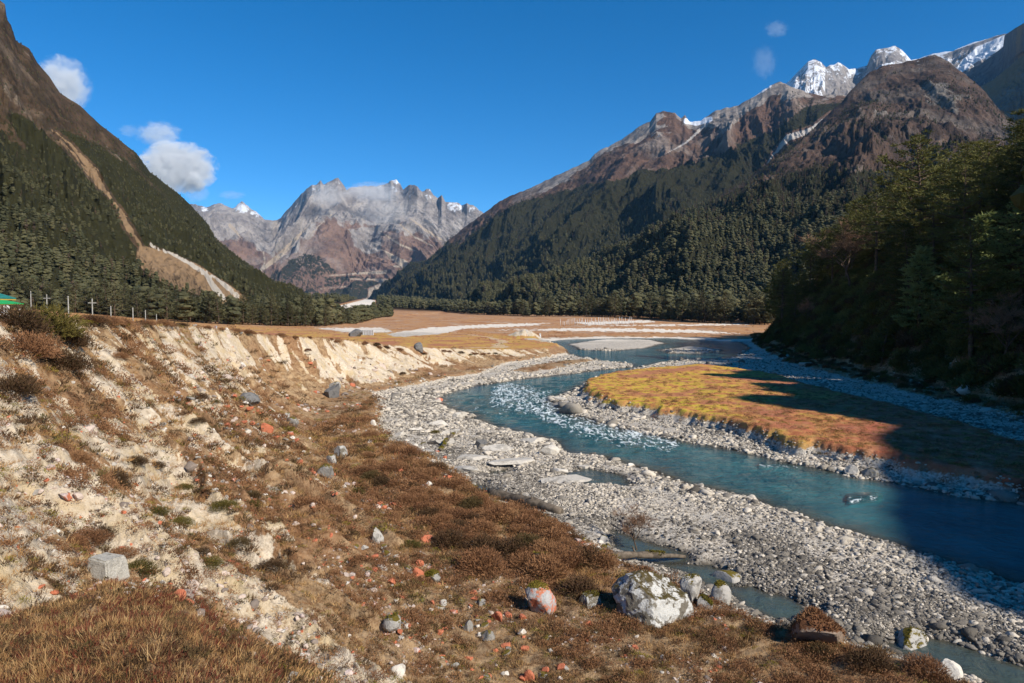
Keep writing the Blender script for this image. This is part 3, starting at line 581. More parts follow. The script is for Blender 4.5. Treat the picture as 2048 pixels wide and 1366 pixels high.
sheet('mountain_snow', pl('1480,215,5600 1545,185,5600 1580,161,5500 1600,140,5500 1616,124,5400 1630,119,5400 1642,124,5400 1652,134,5400 1660,130,5400 1668,130,5400 1676,124,5400 1686,130,5400 1698,138,5450 1715,136,5500 1734,132,5500 1742,112,5400 1752,99,5400 1765,97,5400 1778,94,5400 1790,91,5400 1802,98,5400 1812,108,5400 1822,120,5450 1838,117,5500 1850,112,5500 1862,108,5300 1880,106,5200 1905,101,5100 1935,90,5000 1965,80,4900 1990,73,4800 2012,68,4700 2060,56,4600 2200,30,4400'),
    pl('1480,300,4000 1700,300,3600 1850,260,3500 2000,240,3300 2200,240,3200'), 640, 240, M_snow, 0.1, 330, 560, mask_snow, 500, jag=3, rid_mix=0.65, sink=30)
def mask_sh(px, py, v, n1, n2, w, al):
    z0 = 0 * px; return dict(M1=np.stack([z0 + 0.75 + .2 * n2, z0, z0], 1), M2=np.stack([z0, 0.35 + 0.5 * w, z0], 1))
M_dark = rock_mat('shaded_shoulder_rock', 0.01, ((0.10, 0.095, 0.095), (0.16, 0.15, 0.14), (0.06, 0.055, 0.055)), ((0.10, 0.07, 0.05), (0.15, 0.10, 0.07), (0.07, 0.05, 0.04)), ((0.02, 0.02, 0.01), (0.05, 0.04, 0.02)), (0.5, 0.45, 0.4), bdist=12)  # dark bluish rock colour stands in for the shadow on this slope
sheet('mountain_shoulder', pl('1905,152,4400 1960,128,4250 2006,94,4150 2009,71,4100 2030,56,3600 2048,46,3300 2120,8,2500 2300,-80,1900'),
    pl('1905,165,4300 1960,200,4000 2010,215,3800 2048,215,3300 2120,230,2600 2300,250,1900'), 300, 160, M_dark, 0.0, 40, 300, mask_sh, 600, jag=1.5, rid_mix=0.5, sink=5, asp=2)
M_brown = rock_mat('far_right_rock', 0.012, ((0.15, 0.125, 0.11), (0.25, 0.21, 0.18), (0.09, 0.08, 0.075)), ((0.13, 0.085, 0.06), (0.19, 0.12, 0.08), (0.09, 0.06, 0.045)), ((0.02, 0.02, 0.01), (0.05, 0.04, 0.02)), (0.5, 0.45, 0.4), bdist=12)
sheet('mountain_shelf', pl('1930,195,2900 1962,172,2850 1985,160,2800 2010,140,2750 2048,108,2700 2120,60,2600 2300,-20,2400'),
    pl('1930,300,2300 2048,320,2250 2300,330,2200'), 300, 200, M_brown, 0.2, 120, 260, mask_sh, 650, jag=3, rid_mix=0.6, sink=5)
# ------------------------------------------------------------------ instanced ground cover and woods
def scatter(name, P, rot, scl, idx, protos, label, cat):
    col = bpy.data.collections.new(name + '_kinds')
    for i, me in enumerate(protos): col.objects.link(bpy.data.objects.new('%s_kind_%02d' % (name, i), me))
    me = bpy.data.meshes.new(name); n = len(P); me.vertices.add(n); me.vertices.foreach_set('co', np.asarray(P, np.float32).ravel())
    scl = np.asarray(scl, np.float32); scl = np.repeat(scl[:, None], 3, 1) if scl.ndim == 1 else scl
    for k, a in (('rot', rot), ('scl', scl)):
        at = me.attributes.new(k, 'FLOAT_VECTOR', 'POINT'); at.data.foreach_set('vector', np.asarray(a, np.float32).ravel())
    at = me.attributes.new('idx', 'INT', 'POINT'); at.data.foreach_set('value', np.asarray(idx, np.int32))
    o = link(name, me, kind='stuff', label=label, category=cat)
    t = bpy.data.node_groups.new(name, 'GeometryNodeTree')
    t.interface.new_socket('Geometry', in_out='INPUT', socket_type='NodeSocketGeometry'); t.interface.new_socket('Geometry', in_out='OUTPUT', socket_type='NodeSocketGeometry')
    gi, go = t.nodes.new('NodeGroupInput'), t.nodes.new('NodeGroupOutput')
    ci = t.nodes.new('GeometryNodeCollectionInfo'); ci.inputs['Collection'].default_value = col
    ci.inputs['Separate Children'].default_value = True; ci.inputs['Reset Children'].default_value = True
    ip = t.nodes.new('GeometryNodeInstanceOnPoints'); ip.inputs['Pick Instance'].default_value = True
    def na(nm, ty):
        q = t.nodes.new('GeometryNodeInputNamedAttribute'); q.data_type = ty; q.inputs['Name'].default_value = nm
        return [s for s in q.outputs if s.enabled and s.name == 'Attribute'][0]
    er = t.nodes.new('FunctionNodeEulerToRotation'); L = t.links.new
    L(na('rot', 'FLOAT_VECTOR'), er.inputs[0]); L(er.outputs[0], ip.inputs['Rotation']); L(na('scl', 'FLOAT_VECTOR'), ip.inputs['Scale'])
    L(na('idx', 'INT'), ip.inputs['Instance Index']); L(gi.outputs[0], ip.inputs['Points']); L(ci.outputs[0], ip.inputs['Instance']); L(ip.outputs[0], go.inputs[0])
    md = o.modifiers.new('scatter', 'NODES'); md.node_group = t
    return o

def leaf_mat(name, stops, rough=0.85, trans=0.0, hue=None):
    r = NT(name); oi = r.n('ObjectInfo'); p = r.n('NewGeometry').outputs['Position']
    n1 = r.noise(0.35, 3, 0.6, p)
    f = r.math('ADD', r.math('MULTIPLY', oi.outputs['Random'], 0.6), r.math('MULTIPLY', n1, 0.4))
    a = r.attr('Shade').outputs['Fac']
    c = r.cr(f, stops); c = r.mix(r.math('MULTIPLY', a, 0.6), c, r.mix(0.5, c, stops[-1][1]))
    b = r.bsdf(c, rough, None, 0.2)
    if trans:
        t = r.n('BsdfTranslucent'); r.set(t, 0, c); m = r.n('MixShader', I0=trans); r.t.links.new(b.outputs[0], m.inputs[1]); r.t.links.new(t.outputs[0], m.inputs[2]); r.t.links.new(m.outputs[0], r.out.inputs[0])
    return r.mat
def flat_mat(name, col, rough=0.9, col2=None, scale=3.0, bump=0.0, metal=0.0):
    r = NT(name); p = r.coord('Object'); n = r.noise(scale, 5, 0.65, p)
    c = r.mix(r.ramp(n, 0.35, 0.65), col, col2 or tuple(v * 0.75 for v in col))
    r.bsdf(c, rough, r.bump(n, bump, 0.8) if bump else None, 0.3, Metallic=metal); return r.mat
M_pine = leaf_mat('pine_needles', [(0.15, (0.042, 0.047, 0.016)), (0.5, (0.090, 0.092, 0.026)), (0.85, (0.16, 0.15, 0.044))], trans=0.25)
M_fir = leaf_mat('sunlit_needles', [(0.2, (0.15, 0.18, 0.06)), (0.8, (0.24, 0.26, 0.09))], trans=0.25)  # lighter needles for the sunlit trees, sunlight put into the colour
M_forest = leaf_mat('forest_needles', [(0.2, (0.038, 0.042, 0.020)), (0.5, (0.064, 0.066, 0.030)), (0.75, (0.096, 0.090, 0.040)), (0.9, (0.13, 0.105, 0.055))], trans=0.1)
M_brownwood = leaf_mat('brown_larch', [(0.2, (0.060, 0.042, 0.028)), (0.8, (0.11, 0.075, 0.05))], trans=0.1)
M_bark = flat_mat('bark', (0.13, 0.085, 0.055), 0.95, (0.06, 0.04, 0.028), 2.0)
M_twig = leaf_mat('bare_twigs', [(0.2, (0.16, 0.09, 0.055)), (0.8, (0.24, 0.14, 0.085))])
M_bush = leaf_mat('brown_shrub', [(0.1, (0.13, 0.060, 0.030)), (0.5, (0.22, 0.105, 0.050)), (0.9, (0.33, 0.18, 0.085))], trans=0.15)
M_bushdark = leaf_mat('dark_shrub', [(0.1, (0.060, 0.034, 0.018)), (0.6, (0.10, 0.050, 0.028)), (0.9, (0.085, 0.075, 0.022))], trans=0.1)
M_bushgreen = leaf_mat('olive_shrub', [(0.1, (0.065, 0.055, 0.014)), (0.9, (0.14, 0.11, 0.025))], trans=0.15)
M_straw = leaf_mat('dry_grass', [(0.1, (0.26, 0.12, 0.045)), (0.5, (0.42, 0.23, 0.085)), (0.9, (0.60, 0.41, 0.20))], trans=0.25)
M_redtwig = leaf_mat('red_ground_shrub', [(0.1, (0.09, 0.028, 0.018)), (0.9, (0.20, 0.055, 0.03))], trans=0.15)
M_moss = leaf_mat('moss', [(0.1, (0.10, 0.085, 0.012)), (0.9, (0.21, 0.17, 0.02))])

def cards(rg, Cn, D, Lh, Wd):
    """n slim leaves: base at Cn, direction D, length Lh, width Wd"""
    n = len(Cn); D = D / (np.linalg.norm(D, axis=1, keepdims=True) + 1e-9)
    s = np.cross(D, rg.normal(size=(n, 3))); s /= np.linalg.norm(s, axis=1, keepdims=True) + 1e-9
    V = np.stack([Cn - s * Wd[:, None] * .5, Cn + s * Wd[:, None] * .5, Cn + D * Lh[:, None]], 1).reshape(-1, 3)
    return V, np.arange(3 * n).reshape(-1, 3)
def join(parts):
    V, Fc, Mi, off = [], [], [], 0
    for v, f, m in parts:
        V.append(np.asarray(v, float)); Fc += [tuple(int(i) + off for i in q) for q in f]; Mi += [m] * len(f); off += len(v)
    return np.concatenate(V), Fc, Mi
def pine(seed, H, Rm, nl=58, pads=8, per=18, low=0.15, top=0.55, ln=0.46, wd=0.17, droop=0.12, padr=0.75):
    """trunk mesh with limbs, crown mesh of flat needle pads; base at the origin"""
    rg = np.random.default_rng(seed); tb = MB(); bend = rg.normal(0, 0.02, 2)
    def tp(z): return np.array([bend[0] * z * z / H * 3, bend[1] * z * z / H * 3, z])
    tb.tube([tp(H * k / 7) for k in range(8)], [H * 0.019 * (1 - 0.93 * k / 7) + 0.01 for k in range(8)], 7)
    Cn, D = [], []; a = rg.random() * 6
    for i in range(nl):
        t = (i + rg.random()) / nl; z = H * (low + (0.985 - low) * t ** 0.9)
        a += 2.399 + rg.normal(0, 0.4); q = (z / H - low) / (1 - low)
        prof = min(1, (q / 0.18) ** 0.7 * 0.6 + 0.4) * (1 - max(0, q - (1 - top)) / top) ** 0.62
        L = Rm * max(0.10, prof) * rg.uniform(0.55, 1.12)
        if rg.random() < 0.08: continue
        d = np.array([math.cos(a), math.sin(a), 0]); lift = rg.uniform(-0.1, 0.2) + 0.5 * q ** 2
        pt = [tp(z) + d * L * s + np.array([0, 0, L * (lift * s - droop * s * (1 - s) * 4 * (1 - q) + 0.12 * s ** 3)]) for s in (0, .35, .7, 1)]
        tb.tube(pt, [H * 0.006 * (L / Rm) + .01, H * 0.004 * (L / Rm) + .01, H * .0022 + .004, .008], 4, cap=False)
        npad = max(2, int(pads * L / Rm * 1.3))
        for k in range(npad):
            s = 0.28 + 0.75 * (k + rg.random()) / npad; j = min(2, int(s / 0.35)); f = min(1.05, (s - (0, .35, .7)[j]) / .33)
            c = pt[j] + (pt[j + 1] - pt[j]) * f + np.array([-d[1], d[0], 0]) * rg.normal(0, 0.20 * L * (1.1 - 0.6 * s))
            c[2] += rg.normal(0, 0.10)
            n = per; r_ = padr * rg.uniform(0.6, 1.15)
            off = rg.normal(0, 0.42, (n, 3)) * [r_, r_, r_ * 0.22]; Cn.append(c + off)
            D.append(off * [1, 1, 0.3] + d * 0.45 * r_ + rg.normal(0, .25, (n, 3)) * r_ + [0, 0, 0.28 * r_])
    Cn = np.concatenate(Cn); D = np.concatenate(D); n = len(Cn)
    V, Fc = cards(rg, Cn, D, rg.uniform(.6, 1.3, n) * ln, rg.uniform(.7, 1.3, n) * wd)
    return tb.mesh('pine_trunk', [M_bark], True), (V, Fc, np.repeat(rg.random(n), 3))
def far_tree(seed, H, Rm, n, size, mat, conic=0.5, lumps=13):
    """rounded crown of overlapping lumps with ragged leafy edges, on a short trunk"""
    rg = np.random.default_rng(seed); tb = MB(); tb.tube([(0, 0, -1), (0, 0, H * .45), (0.1, 0, H * .9)], [H * .016, H * .011, .02], 4, 1, False)
    parts = []; cz = np.sort(rg.random(lumps)) * 0.74 + 0.2; q = (cz - 0.2) / 0.8; a = np.arange(lumps) * 2.4 + rg.random(lumps)
    rad = Rm * 0.62 * (np.minimum(1, q * 3 + .5) * (1 - q) ** conic) * rg.uniform(.3, 1.05, lumps)
    cc = np.stack([np.cos(a) * rad, np.sin(a) * rad, cz * H], 1); sh = []
    for k in range(lumps):
        V, Fc = ICO_(2); r = Rm * rg.uniform(.34, .56) * (1 - .45 * q[k] ** 2 * (conic > .6)); d = 1 + .38 * fbm(V[:, 0] * 2.1 + k * 3, V[:, 1] * 2.1 + seed, V[:, 2] * 2.1, o=3, seed=seed)
        parts.append((V * d[:, None] * [r, r, r * .62] + cc[k], Fc, 0)); sh.append(np.full(len(V), rg.random()))
    k = rg.integers(0, lumps, n); dr = rg.normal(size=(n, 3)); dr /= np.linalg.norm(dr, axis=1, keepdims=True); r = Rm * .42
    V, Fc = cards(rg, cc[k] + dr * [r, r, r * .6], dr + rg.normal(0, .4, (n, 3)) + [0, 0, .3], rg.uniform(.5, 1.2, n) * size, rg.uniform(.6, 1.2, n) * size * .55)
    parts += [(V, Fc, 0), (tb.v, tb.f, 1)]; sh += [np.repeat(rg.random(n), 3), np.zeros(len(tb.v))]
    Vt, Ft, Mi = join(parts)
    return mesh('forest_tree', Vt, Ft, [mat, M_bark], False, dict(Shade=np.concatenate(sh)), midx=Mi)
_ic = {}
def ICO_(k):
    if k not in _ic:
        bm = bmesh.new(); bmesh.ops.create_icosphere(bm, subdivisions=k, radius=1)
        _ic[k] = (np.array([v.co[:] for v in bm.verts]), np.array([[v.index for v in f.verts] for f in bm.faces])); bm.free()
    return _ic[k]

# woods on the mountains: the nearest and largest trees are things of their own, the rest one mass
RG = np.random.default_rng(11)
FT = [far_tree(s, 16, 5.2, 150, .9, M_forest, c) for s, c in ((1, .45), (2, .55), (3, .4), (4, .65), (5, .5))] + [far_tree(s, 19, 3.0, 120, .8, m_, .9, 11) for s, m_ in ((6, M_forest), (7, M_brownwood), (8, M_brownwood))]
def rots(n, tilt=0.05): return np.stack([RG.normal(0, tilt, n), RG.normal(0, tilt, n), RG.random(n) * 6.283], 1)
woods = []
for sh, n, dm, s0, sdn in ((LEFT, 46000, 3.9, 0.37, 1), (BACK, 26000, 10, 0.74, 2), (SPUR, 46000, 5.6, 0.63, 3)):
    P, tot = scatter_pts(sh, n, sdn, 1); P = thin(P, dm); n = len(P)
    px, py = proj(P[:, 0], P[:, 1], P[:, 2])
    if sh is LEFT:
        up = sst(250, -120, py - curve([(0, 330), (200, 400), (430, 520), (700, 640)], px)[0]); sc = s0 * RG.uniform(.6, 1.25, n) * (1 - 0.66 * up)
        ix = np.where(RG.random(n) < .12, RG.integers(5, 8, n), RG.integers(0, 5, n))
    else:
        up = sst(60, -60, py - curve([(740, 600), (1100, 440), (1400, 420), (1700, 400), (2048, 380)], px)[0])
        sc = s0 * RG.uniform(.5, 1.3, n) * (1 - 0.35 * up); ix = np.where(RG.random(n) < .08 + .75 * up, RG.integers(5, 8, n), RG.integers(0, 5, n))
    keep = (px > -80) & (px < 2130); woods.append((P[keep], sc[keep], ix[keep]))
WP = np.concatenate([a[0] for a in woods]); WS = np.concatenate([a[1] for a in woods]); WI = np.concatenate([a[2] for a in woods])
# strip of taller trees on the flat at the foot of the right mountain, and the wood's edge on the left
def strip(pts, n, hs, dep, seed):
    rg = np.random.default_rng(seed); a = np.array(pts); u = rg.random(n); u0 = np.linspace(0, 1, len(a))
    px = np.interp(u, u0, a[:, 0]); py = np.interp(u, u0, a[:, 1]); D = np.interp(u, u0, a[:, 2]) + rg.random(n) ** 1.4 * dep
    x, y, _ = at_d(px, py, D); return x, y
x1, y1 = strip([(1045, 0, 640), (1200, 0, 560), (1320, 0, 470), (1420, 0, 420), (1500, 0, 400), (1560, 0, 380)], 620, 1, 140, 5)
x2, y2 = strip([(800, 0, 1350), (900, 0, 1150), (1045, 0, 720)], 500, 1, 160, 6)
x3, y3 = strip([(-30, 0, 235), (200, 0, 240), (430, 0, 235), (560, 0, 262), (640, 0, 285), (690, 0, 380), (740, 0, 500), (778, 0, 640)], 900, 1, 60, 7)
x4, y4 = strip([(470, 0, 1250), (1000, 0, 1250)], 5200, 1, 3000, 8); p4, q4 = proj(x4, y4, ground(x4, y4, False)); k4 = sdf(p4, q4, FARBED) > 3; x4, y4 = x4[k4], y4[k4]
SX = np.concatenate([x1, x2, x3, x4]); SY = np.concatenate([y1, y2, y3, y4]); SZ = ground(SX, SY)
SS = np.concatenate([RG.uniform(.45, 1.15, len(x1)), RG.uniform(.6, 1.2, len(x2)), RG.uniform(.36, .72, len(x3)), RG.uniform(.6, 1.1, len(x4))])
SPt = np.stack([SX, SY, SZ], 1); ok = np.isin(np.arange(len(SX)), np.concatenate([thin_i for thin_i in [np.unique(np.floor(SPt[:, 0] / 4.5) * 7919 + np.floor(SPt[:, 1] / 4.5), return_index=True)[1]]]))
SPt, SS = SPt[ok], SS[ok]; SI = RG.integers(0, 5, len(SS))
WP = np.concatenate([WP, SPt]); WS = np.concatenate([WS, SS]); WI = np.concatenate([WI, SI])
# ---- the wooded hill beside the river: individual pines
PINES = []
for s, H, Rm, kw in ((21, 17, 6.2, {}), (22, 15, 5.6, dict(top=0.7)), (23, 18, 5.2, dict(nl=66, top=0.62)), (24, 13, 5.0, dict(nl=46)), (25, 16, 6.6, dict(low=0.3, nl=44, droop=0.05)), (26, 11, 3.4, dict(top=0.95, nl=60, low=0.05, padr=0.55)), (27, 9, 2.9, dict(top=0.95, nl=56, low=0.03, padr=0.5))):
    tm, (V, Fc, sh_) = pine(s, H, Rm, **kw)
    PINES.append((tm, mesh('pine_crown', V, Fc, [M_pine], False, dict(Shade=sh_)), mesh('pine_crown_sunlit', V, Fc, [M_fir], False, dict(Shade=sh_)), H))
def add_tree(k, loc, sc, rz, label, group, bright=False, name='pine_tree', tilt=(0, 0)):
    tm, cm, cb, H = PINES[k]
    e = link(name, None, loc=loc, rot=(tilt[0], tilt[1], rz), scale=sc, label=label, category='tree', group=group)
    link('trunk', tm, e); link('crown', cb if bright else cm, e); return e
n = 2600; hx = RG.uniform(38, 190, n); hy = RG.uniform(-110, 300, n); hz, hm = ground(hx, hy, False, True)
okh = (hm['hill'] > 0.25) & (hx / np.maximum(hy, 1) < 6.0); hx, hy, hz, hh_ = hx[okh], hy[okh], hz[okh], hm['hill'][okh]
order = np.argsort(np.hypot(hx, hy)); sel = []
for i in order:
    if all((hx[i] - hx[j]) ** 2 + (hy[i] - hy[j]) ** 2 > 5.6 ** 2 for j in sel): sel.append(i)
hx, hy, hz, hh_ = hx[sel], hy[sel], hz[sel], hh_[sel]
hpx, hpy = proj(hx, hy, hz); vis = (hpx > 1380) & (hpx < 2110) & (hy > 20)
cand = np.nonzero(vis)[0]; cand = cand[np.argsort(np.hypot(hx[cand], hy[cand]))]
HEAD = {}
zone = lambda px, py: ('dark pine at the river end of the shaded wooded hill' if px < 1640 else 'shaded pine on the wooded hill behind the yellow grass island' if px < 1830 else 'shaded pine on the dark wooded hill at the right edge')
solo = [(1842, 545, 0, 1.30, 0.3, False, 'tallest broad pine standing out on the crest of the dark wooded hill'),
    (1752, 560, 4, 1.05, 1.9, False, 'flat topped pine left of the tallest pine on the hill crest'),
    (1655, 560, 3, 1.0, 2.5, False, 'rounded pine on the hill nose left of the bare brown tree'),
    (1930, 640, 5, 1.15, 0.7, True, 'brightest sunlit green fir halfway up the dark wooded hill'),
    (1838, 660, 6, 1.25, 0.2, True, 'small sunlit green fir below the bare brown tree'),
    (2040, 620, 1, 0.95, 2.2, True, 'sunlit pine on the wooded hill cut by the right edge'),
    (1925, 560, 4, 0.95, 4.1, False, 'leaning flat crowned pine with a bare stem right of the tallest pine')]
def hit_hill(px, py):                     # first meeting of the sight line with the hill's ground
    return hit(px, py)
used_xy = []
for px, py, k, sc, rz, br, lab in solo:
    x, y, z = hit_hill(px, py); used_xy.append((x, y)); add_tree(k, (x, y, z - 0.2), sc, rz, lab, None, br) if False else None
    e = add_tree(k, (x, y, z - 0.2), sc, rz, lab, 'pines on the wooded hill', br)
cand = [i for i in cand if all((hx[i] - a) ** 2 + (hy[i] - b) ** 2 > 9 for a, b in used_xy)]
BTX = hit(1700, 585); _a = math.atan2(BTX[0], BTX[1])
def _clear(i): return not (abs(math.atan2(hx[i], hy[i]) - _a) < .062 and math.hypot(BTX[0], BTX[1]) - 42 < math.hypot(hx[i], hy[i]) < math.hypot(BTX[0], BTX[1]) + 5)
cand = [i for i in cand if _clear(i)]; blocked = {i for i in range(len(hx)) if not _clear(i)}
tree_count = len(solo); NH = 165
for i in cand[:NH]:
    near = hh_[i] < 2.5
    k = int(RG.choice([5, 6, 3]) if near else RG.choice([0, 1, 2, 3, 4, 5]))
    sc = float(RG.uniform(.45, .75) if near else RG.uniform(.72, 1.02)); 
    add_tree(k, (hx[i], hy[i], hz[i] - 0.25), sc, float(RG.random() * 6.28), zone(hpx[i], hpy[i]), 'pines on the wooded hill', False, tilt=(float(RG.normal(0, .03)), float(RG.normal(0, .03)))); tree_count += 1
candset = set(cand[:NH]) | blocked
rest = [i for i in range(len(hx)) if i not in candset and all((hx[i] - a) ** 2 + (hy[i] - b) ** 2 > 9 for a, b in used_xy)]
NT_HERO = [far_tree(40 + s, 16, 4.8, 900, 0.75, M_pine, .6) for s in range(3)]
HP = np.stack([hx[rest], hy[rest], hz[rest] - .3], 1)
WP = np.concatenate([WP, HP]); WS = np.concatenate([WS, np.where(HP[:, 1] < 32, RG.uniform(.6, 1.15, len(HP)), RG.uniform(.7, 1.0, len(HP)))]); WI = np.concatenate([WI, 8 + RG.integers(0, 3, len(HP))])  # includes unseen trees out of view, put there to cast the hill's shadow

# leafless brown tree
def bare_tree(seed, H, spread, depth=5, name='bare'):
    rg = random.Random(seed); mb = MB(); tw = []
    def grow(p, d, L, r, lv):
        p2 = p + d * L * 0.5 + Vector((rg.gauss(0, .05), rg.gauss(0, .05), rg.gauss(0, .03))) * L; p3 = p2 + (d + Vector((rg.gauss(0, .15), rg.gauss(0, .15), .1))).normalized() * L * .5
        mb.tube([p, p2, p3], [r, r * .8, r * .6], 5 if lv < 2 else 3, 0, False)
        if lv >= depth:
            for _ in range(7):
                q = (d + Vector((rg.gauss(0, .6), rg.gauss(0, .6), rg.gauss(.1, .4)))).normalized(); tw.append((p3, q))
                tw.append((p2, q + Vector((rg.gauss(0, .3),) * 3)))
            return
        for k in range(rg.choice((2, 3, 3) if lv else (4, 5))):
            a = rg.random() * 6.28; s = spread * rg.uniform(.6, 1.2)
            e = (d + Vector((math.cos(a) * s, math.sin(a) * s, .12))).normalized()
            grow(p3 if rg.random() < .6 else p2, e, L * rg.uniform(.62, .85), r * .58, lv + 1)
    grow(Vector((0, 0, 0)), Vector((0, 0, 1)), H * .26, H * .016, 0)
    g2 = np.random.default_rng(seed); Cn = np.array([tuple(a) for a, b in tw]); D = np.array([tuple(b) for a, b in tw]); n = len(Cn)
    V, Fc = cards(g2, Cn, D, g2.uniform(.05, .10, n) * H, np.full(n, H * .0035))
    return mb.mesh('bare_limbs', [M_bark], True), mesh('bare_twigs', V, Fc, [M_twig], False, dict(Shade=np.repeat(g2.random(n), 3)))
bl, bt = bare_tree(5, 12, 1.0, 5)
x, y, z = BTX; e = link('bare_tree', None, loc=(x, y, z - .2), scale=1.5, label='leafless brown tree with a wide rounded twig crown among dark pines', category='tree')
link('trunk', bl, e); link('crown', bt, e)
for px, py, sc, lab in ((2000, 745, .8, 'pale leafless sapling at the foot of the dark hill near the right edge'), (1612, 660, .7, 'leafless sapling on the dark hill below the rounded pine'), (1275, 1112, .16, 'small leafless shrub standing in front of the side pool beside the mossy log')):
    x, y, z = hit(px, py); e = link('bare_sapling', None, loc=(x, y, z - .05), rot=(0, 0, px), scale=sc * (1.3 if sc < .2 else 1), label=lab, category='sapling')
    link('trunk', bl, e); link('twigs', bt, e)

# choose the largest of the mountain trees as things
wpx, wpy = proj(WP[:, 0], WP[:, 1], WP[:, 2]); dist = np.hypot(WP[:, 0], WP[:, 1])
app = WS * 17 / dist * (WI < 8) * (wpx > 8) * (wpx < 1560); hd = np.hypot(WP[:, 0], WP[:, 1])
frontish = np.zeros(len(WP)); ns = len(SPt); base = len(WP) - ns - len(HP); frontish[base:base + ns] = WP[base:base + ns, 1] < 1240
# the front row: nothing nearer within the same narrow column
colb = np.floor(wpx / 7).astype(int); pick = []
best = {}
for i in np.nonzero((frontish > 0) & (app > 0))[0]:
    if colb[i] not in best or dist[i] < dist[best[colb[i]]]: best[colb[i]] = i
pick = sorted(best.values(), key=lambda i: -app[i])[:300 - tree_count]
MT = []
for s, c in ((61, .55), (62, .75), (63, .5), (64, .65)):
    rg = np.random.default_rng(s); tm, (V, Fc, sh_) = pine(s, 17, 5.0, nl=40, pads=6, per=7, ln=0.9, wd=0.42, padr=1.0, low=0.08, top=.7)
    MT.append((tm, mesh('forest_crown', V, Fc, [M_forest], False, dict(Shade=sh_))))
for i in pick:
    tm, cm = MT[int(RG.integers(0, 4))]
    left = wpx[i] < 800
    lab = ('dark pine in the front row at the foot of the left mountain' if left else 'broad pine in the front row of the tree line across the far flat')
    e = link('pine_tree', None, loc=tuple(WP[i] - [0, 0, .3]), rot=(0, 0, float(RG.random() * 6.28)), scale=float(WS[i]) * 1.05, label=lab, category='tree', group='pines at the edge of the left wood' if left else 'pines of the tree line behind the far flat')
    link('trunk', tm, e); link('crown', cm, e)
msk = np.ones(len(WP), bool); msk[pick] = False
WPs, WSs, WIs = WP[msk], WS[msk], WI[msk]
scatter('forest', WPs - [0, 0, .4], rots(len(WPs)), WSs[:, None] * RG.uniform(.85, 1.2, (len(WPs), 3)), WIs, FT + NT_HERO, 'dense dark conifer forest covering the mountain slopes', 'forest')
# ------------------------------------------------------------------ stones
def ico(sub):
    bm = bmesh.new(); bmesh.ops.create_icosphere(bm, subdivisions=sub, radius=1)
    V = np.array([v.co[:] for v in bm.verts]); Fc = np.array([[v.index for v in f.verts] for f in bm.faces]); bm.free(); return V, Fc
ICO = {k: ico(k) for k in (1, 2, 3, 4, 5)}
def rock(name, seed, mat, dims=(1, 1, 1), sub=3, cuts=7, rough=0.16, flat=False, peak=None, smooth=None):
    rg = np.random.default_rng(seed); V, Fc = ICO[sub]; V = V.copy(); D = V.copy()
    for _ in range(cuts):
        n = rg.normal(size=3); n /= np.linalg.norm(n); d = rg.uniform(.36, .80); k = V @ n - d; V -= np.maximum(k, 0)[:, None] * n * 0.95
    r = 1 + rough * fbm(D[:, 0] * 1.6 + seed, D[:, 1] * 1.6, D[:, 2] * 1.6 + 5, o=5 if sub > 2 else 3, seed=seed, g=0.55)
    V = V * r[:, None]
    if peak is not None:
        w_ = np.exp(-((D[:, 0] - peak[0]) ** 2 + (D[:, 1] - peak[1]) ** 2) / peak[2]) * (D[:, 2] > -0.1); V[:, 2] *= 1 + peak[3] * w_
    V = V * np.array(dims)
    return mesh(name, V, Fc, [mat], (sub <= 2 or cuts < 5) if smooth is None else smooth)
def stone_mat(name, c, moss=0.0, red=0.0, dark=(0.10, 0.09, 0.08), darkamt=0.4, scale=2.5, rnd=0.5, top=(0.16, 0.12, 0.018), dk=(.52, .60)):
    r = NT(name); p = r.coord('Object'); oi = r.n('ObjectInfo').outputs['Random']; nz = r.n('SeparateXYZ'); r.set(nz, 0, r.n('NewGeometry').outputs['Normal'])
    wp = r.n('NewGeometry').outputs['Position']
    n1 = r.noise(scale, 7, 0.68, wp, dist=.5); n2 = r.noise(scale * 5, 6, 0.7, wp); n3 = r.noise(scale * .55, 5, .6, wp)
    k = r.math('ADD', r.math('MULTIPLY', oi, rnd), r.math('MULTIPLY', n2, 1 - rnd))
    b = r.cr(k, [(0.1, tuple(v * .45 for v in c)), (0.5, c), (0.9, tuple(min(.85, v * 1.25) for v in c))])
    b = r.mix(r.math('MULTIPLY', r.ramp(n1, *dk), darkamt), b, dark)
    if red: b = r.mix(r.ramp(r.math('ADD', n3, r.math('MULTIPLY', n2, .25)), 0.72 - 0.30 * red, 0.78 - 0.30 * red), b, r.mix(n2, (0.42, 0.085, 0.03), (0.52, 0.22, 0.13)))
    if moss:
        mz = r.math('ADD', r.math('MULTIPLY', nz.outputs[2], .7), r.math('ADD', r.math('MULTIPLY', n1, .9), r.math('MULTIPLY', n2, .35)))
        b = r.mix(r.ramp(mz, 1.52 - moss, 1.60 - moss), b, r.mix(n2, tuple(v * .5 for v in top), top))
    r.bsdf(b, .9, r.bump(r.math('ADD', n2, r.math('MULTIPLY', n1, .8)), .04, .8), .2); return r.mat
S_pebble = stone_mat('river_pebble', (0.47, 0.415, 0.34), darkamt=.2, scale=3, rnd=.88)
S_pebbled = stone_mat('dark_river_pebble', (0.17, 0.15, 0.125), darkamt=.3, scale=3, rnd=.88)
S_white = stone_mat('white_stone', (0.58, 0.53, 0.46), darkamt=.3)
S_grey = stone_mat('grey_stone', (0.33, 0.31, 0.28), darkamt=.4, moss=.35)
S_moss = stone_mat('mossy_stone', (0.36, 0.34, 0.31), darkamt=.6, moss=.42)
S_red = stone_mat('orange_lichen_stone', (0.42, 0.26, 0.20), red=1.0, darkamt=.2)
S_redw = stone_mat('pink_grey_stone', (0.50, 0.40, 0.36), red=.55, darkamt=.25)
